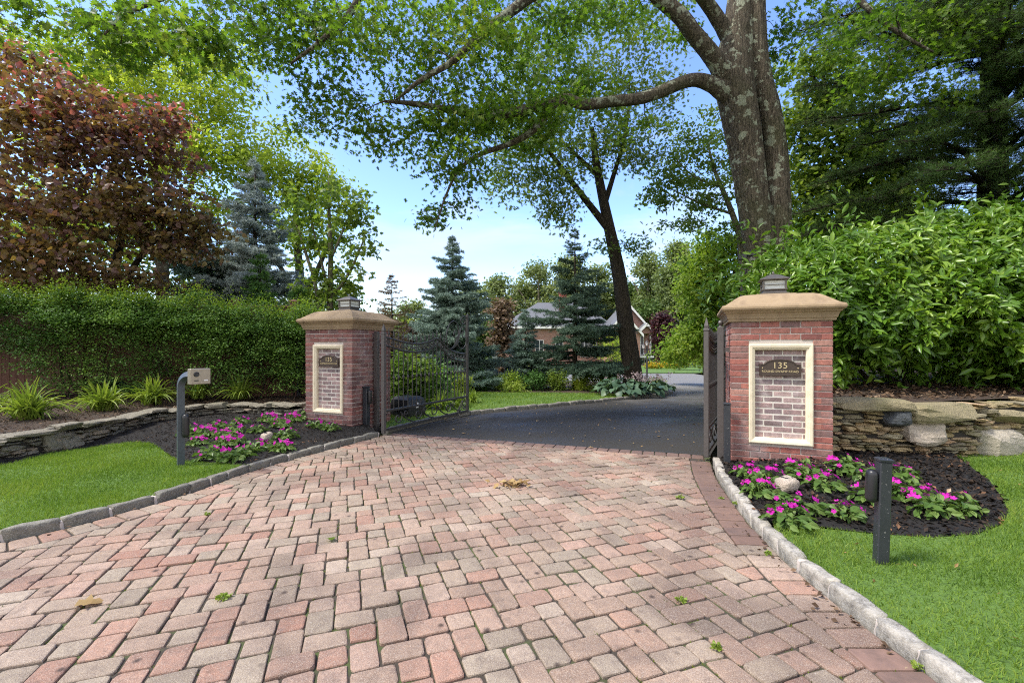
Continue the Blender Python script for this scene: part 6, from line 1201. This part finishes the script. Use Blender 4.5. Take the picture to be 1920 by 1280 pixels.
def window(par, x, y, z0, w_, h_, arch=False):
    f = MB(); fw = .07
    for a, b_, c, d in ((x-w_/2-fw, x-w_/2, z0-fw, z0+h_+fw), (x+w_/2, x+w_/2+fw, z0-fw, z0+h_+fw), (x-w_/2, x+w_/2, z0-fw, z0), (x-w_/2, x+w_/2, z0+h_, z0+h_+fw), (x-.025, x+.025, z0, z0+h_), (x-w_/2, x-.0255, z0+h_*.5-.02, z0+h_*.5+.02), (x+.0255, x+w_/2, z0+h_*.5-.02, z0+h_*.5+.02)): box(f, a, b_, y-.08, y-.003, c, d)
    if arch:
        q = np.array([(x+w_/2*math.cos(a), y-.05, z0+h_+fw+w_*.38*math.sin(a)) for a in np.linspace(0, math.pi, 12)]); tube(f, q, .05, 5)
    wo = f.build('window', M['white'], par); g = MB(); box(g, x-w_/2, x+w_/2, y-.03, y-.004, z0, z0+h_); g.build('pane', M['window'], wo)
h0 = gz(56)-.1; t_ = thing('house', 'pink brick house with grey roofs and white gables beyond the trees', 'house', (8, 58, h0))
mb = MB(); box(mb, -1.2, 12.6, 58, 70, h0, 4.0); mb.build('wall', M['housebrick'], t_)
mb = MB(); V = [(-1.7, 57.5, 3.95), (13.1, 57.5, 3.95), (13.1, 70.5, 3.95), (-1.7, 70.5, 3.95), (3.6, 64, 7.6), (9.6, 64, 7.6)]; mb.add(V, [(0, 1, 5, 4), (1, 2, 5), (2, 3, 4, 5), (3, 0, 4), (3, 2, 1, 0)]); rf = mb.build('roof', M['shingle'], t_)
mb = MB(); box(mb, -1.75, 13.15, 57.42, 57.5, 3.7, 4.0); mb.build('fascia', M['white'], rf)
mb = MB(); box(mb, 6.4, 7.3, 61, 62, 5.5, 8.6); box(mb, 6.3, 7.4, 60.9, 62.1, 8.6, 8.8); mb.build('chimney', M['redbrick'], rf)
gable(t_, 12.1, 17.0, 56, 64, h0, 3.5, 6.3); gable(t_, 11.3, 15.2, 54, 56.5, h0, 3.1, 5.3)
gable(t_, 15.25, 16.9, 54.6, 55.9, 3.0, 3.3, 4.1)
mb = MB(); 
for x in (15.4, 16.7): lathe(mb, [(.13, .0), (.10, .08), (.09, 2.5), (.13, 2.6), (.13, 2.75)], (x, 54.9, .3), 10)
mb.build('column', M['white'], t_)
mb = MB(); box(mb, 15.25, 17.0, 54.4, 55.9, .1, .3); bal = mb.build('balcony', M['white'], t_); mb = MB()
for x in np.arange(15.3, 16.9, .12): box(mb, x-.012, x+.012, 54.44, 54.465, .3, 1.15)
box(mb, 15.25, 16.95, 54.43, 54.475, 1.15, 1.2); mb.build('railing', M['iron'], bal)
mb = MB(); a = np.linspace(0, math.pi, 14); V = [(13.2+1.2*math.cos(q), 53.96, 1.75+1.15*math.sin(q)) for q in a]+[(12.0, 53.96, h0), (14.4, 53.96, h0)]; V += [(x, 54.02, z) for x, _, z in V]; n = 16; mb.add(V, [tuple(range(n)), tuple(range(2*n-1, n-1, -1))]); mb.build('door_arch', M['dark'], t_)
mb = MB(); tube(mb, [(13.2+1.28*math.cos(q), 53.93, 1.75+1.23*math.sin(q)) for q in a], .09, 5); mb.build('arch_trim', M['redbrick'], t_)
window(t_, 15.75, 55.85, .5, .7, 2.2); window(t_, 15.6, 55.98, -.75, .9, 1.1, True); window(t_, 16.6, 55.98, -.75, .6, 1.3, False)
for x in (1, 3.5, 6, 9.2, 10.3): window(t_, x, 57.99, .2, .9, 2.0)
for x in (1, 3.5): window(t_, x, 57.99, -.8, .9, .7)
x, y = (1213-CX)/F*22, 22.; z0 = gz(22); t_ = thing('lamp_post', 'dark lamp post with three lanterns by the drive before the house', 'street lamp', (x, y, z0)); mb = MB(); tube(mb, [(x, y, z0), (x, y, z0+1.62)], .045, 10); lathe(mb, [(.08, 0), (.08, .06), (.05, .12), (.035, .2)], (x, y, z0), 12); mb.build('pole', M['iron'], t_)
for dx in (-.16, .0, .16):
    zz = z0+1.52+(.14 if dx == 0 else 0); mb = MB(); tube(mb, [(x, y, zz-.10), (x+dx*.6, y, zz-.07), (x+dx, y, zz)], .012, 5); lathe(mb, [(.085, .16), (.075, .18), (.02, .23), (.006, .27)], (x+dx, y, zz), 10); l_ = mb.build('lantern', M['iron'], t_); mb = MB(); lathe(mb, [(.045, .0), (.07, .16)], (x+dx, y, zz), 10); mb.build('glass', M['lampglass'], l_)
x, y = (1311-CX)/F*33, 33.; z0 = gz(33); t_ = thing('garden_lamp', 'slim pale garden lamp on the back lawn beside the gate edge', 'garden lamp', (x, y, z0)); mb = MB(); tube(mb, [(x, y, z0), (x, y, z0+1.15)], .03, 8); mb.build('pole', M['bluegrey'], t_); mb = MB(); lathe(mb, [(.05, 1.12), (.12, 1.17), (.12, 1.24), (.03, 1.33)], (x, y, z0), 10); mb.build('lamp_head', M['white'], t_)
t_ = thing('post_and_rail_fence', 'low brown rail fence at the back of the far lawn', 'fence', (16, 46, gz(46))); mb = MB(); z0 = gz(46)
for z in (.45, .9): box(mb, 14.5, 21, 45.97, 46.03, z0+z, z0+z+.12)
mb.build('rails', M['cedar'], t_)
for x in np.arange(14.6, 21.1, 1.6): mb = MB(); box(mb, x-.08, x+.08, 45.9, 45.969, z0-.1, z0+1.2); mb.build('post', M['cedar'], t_)
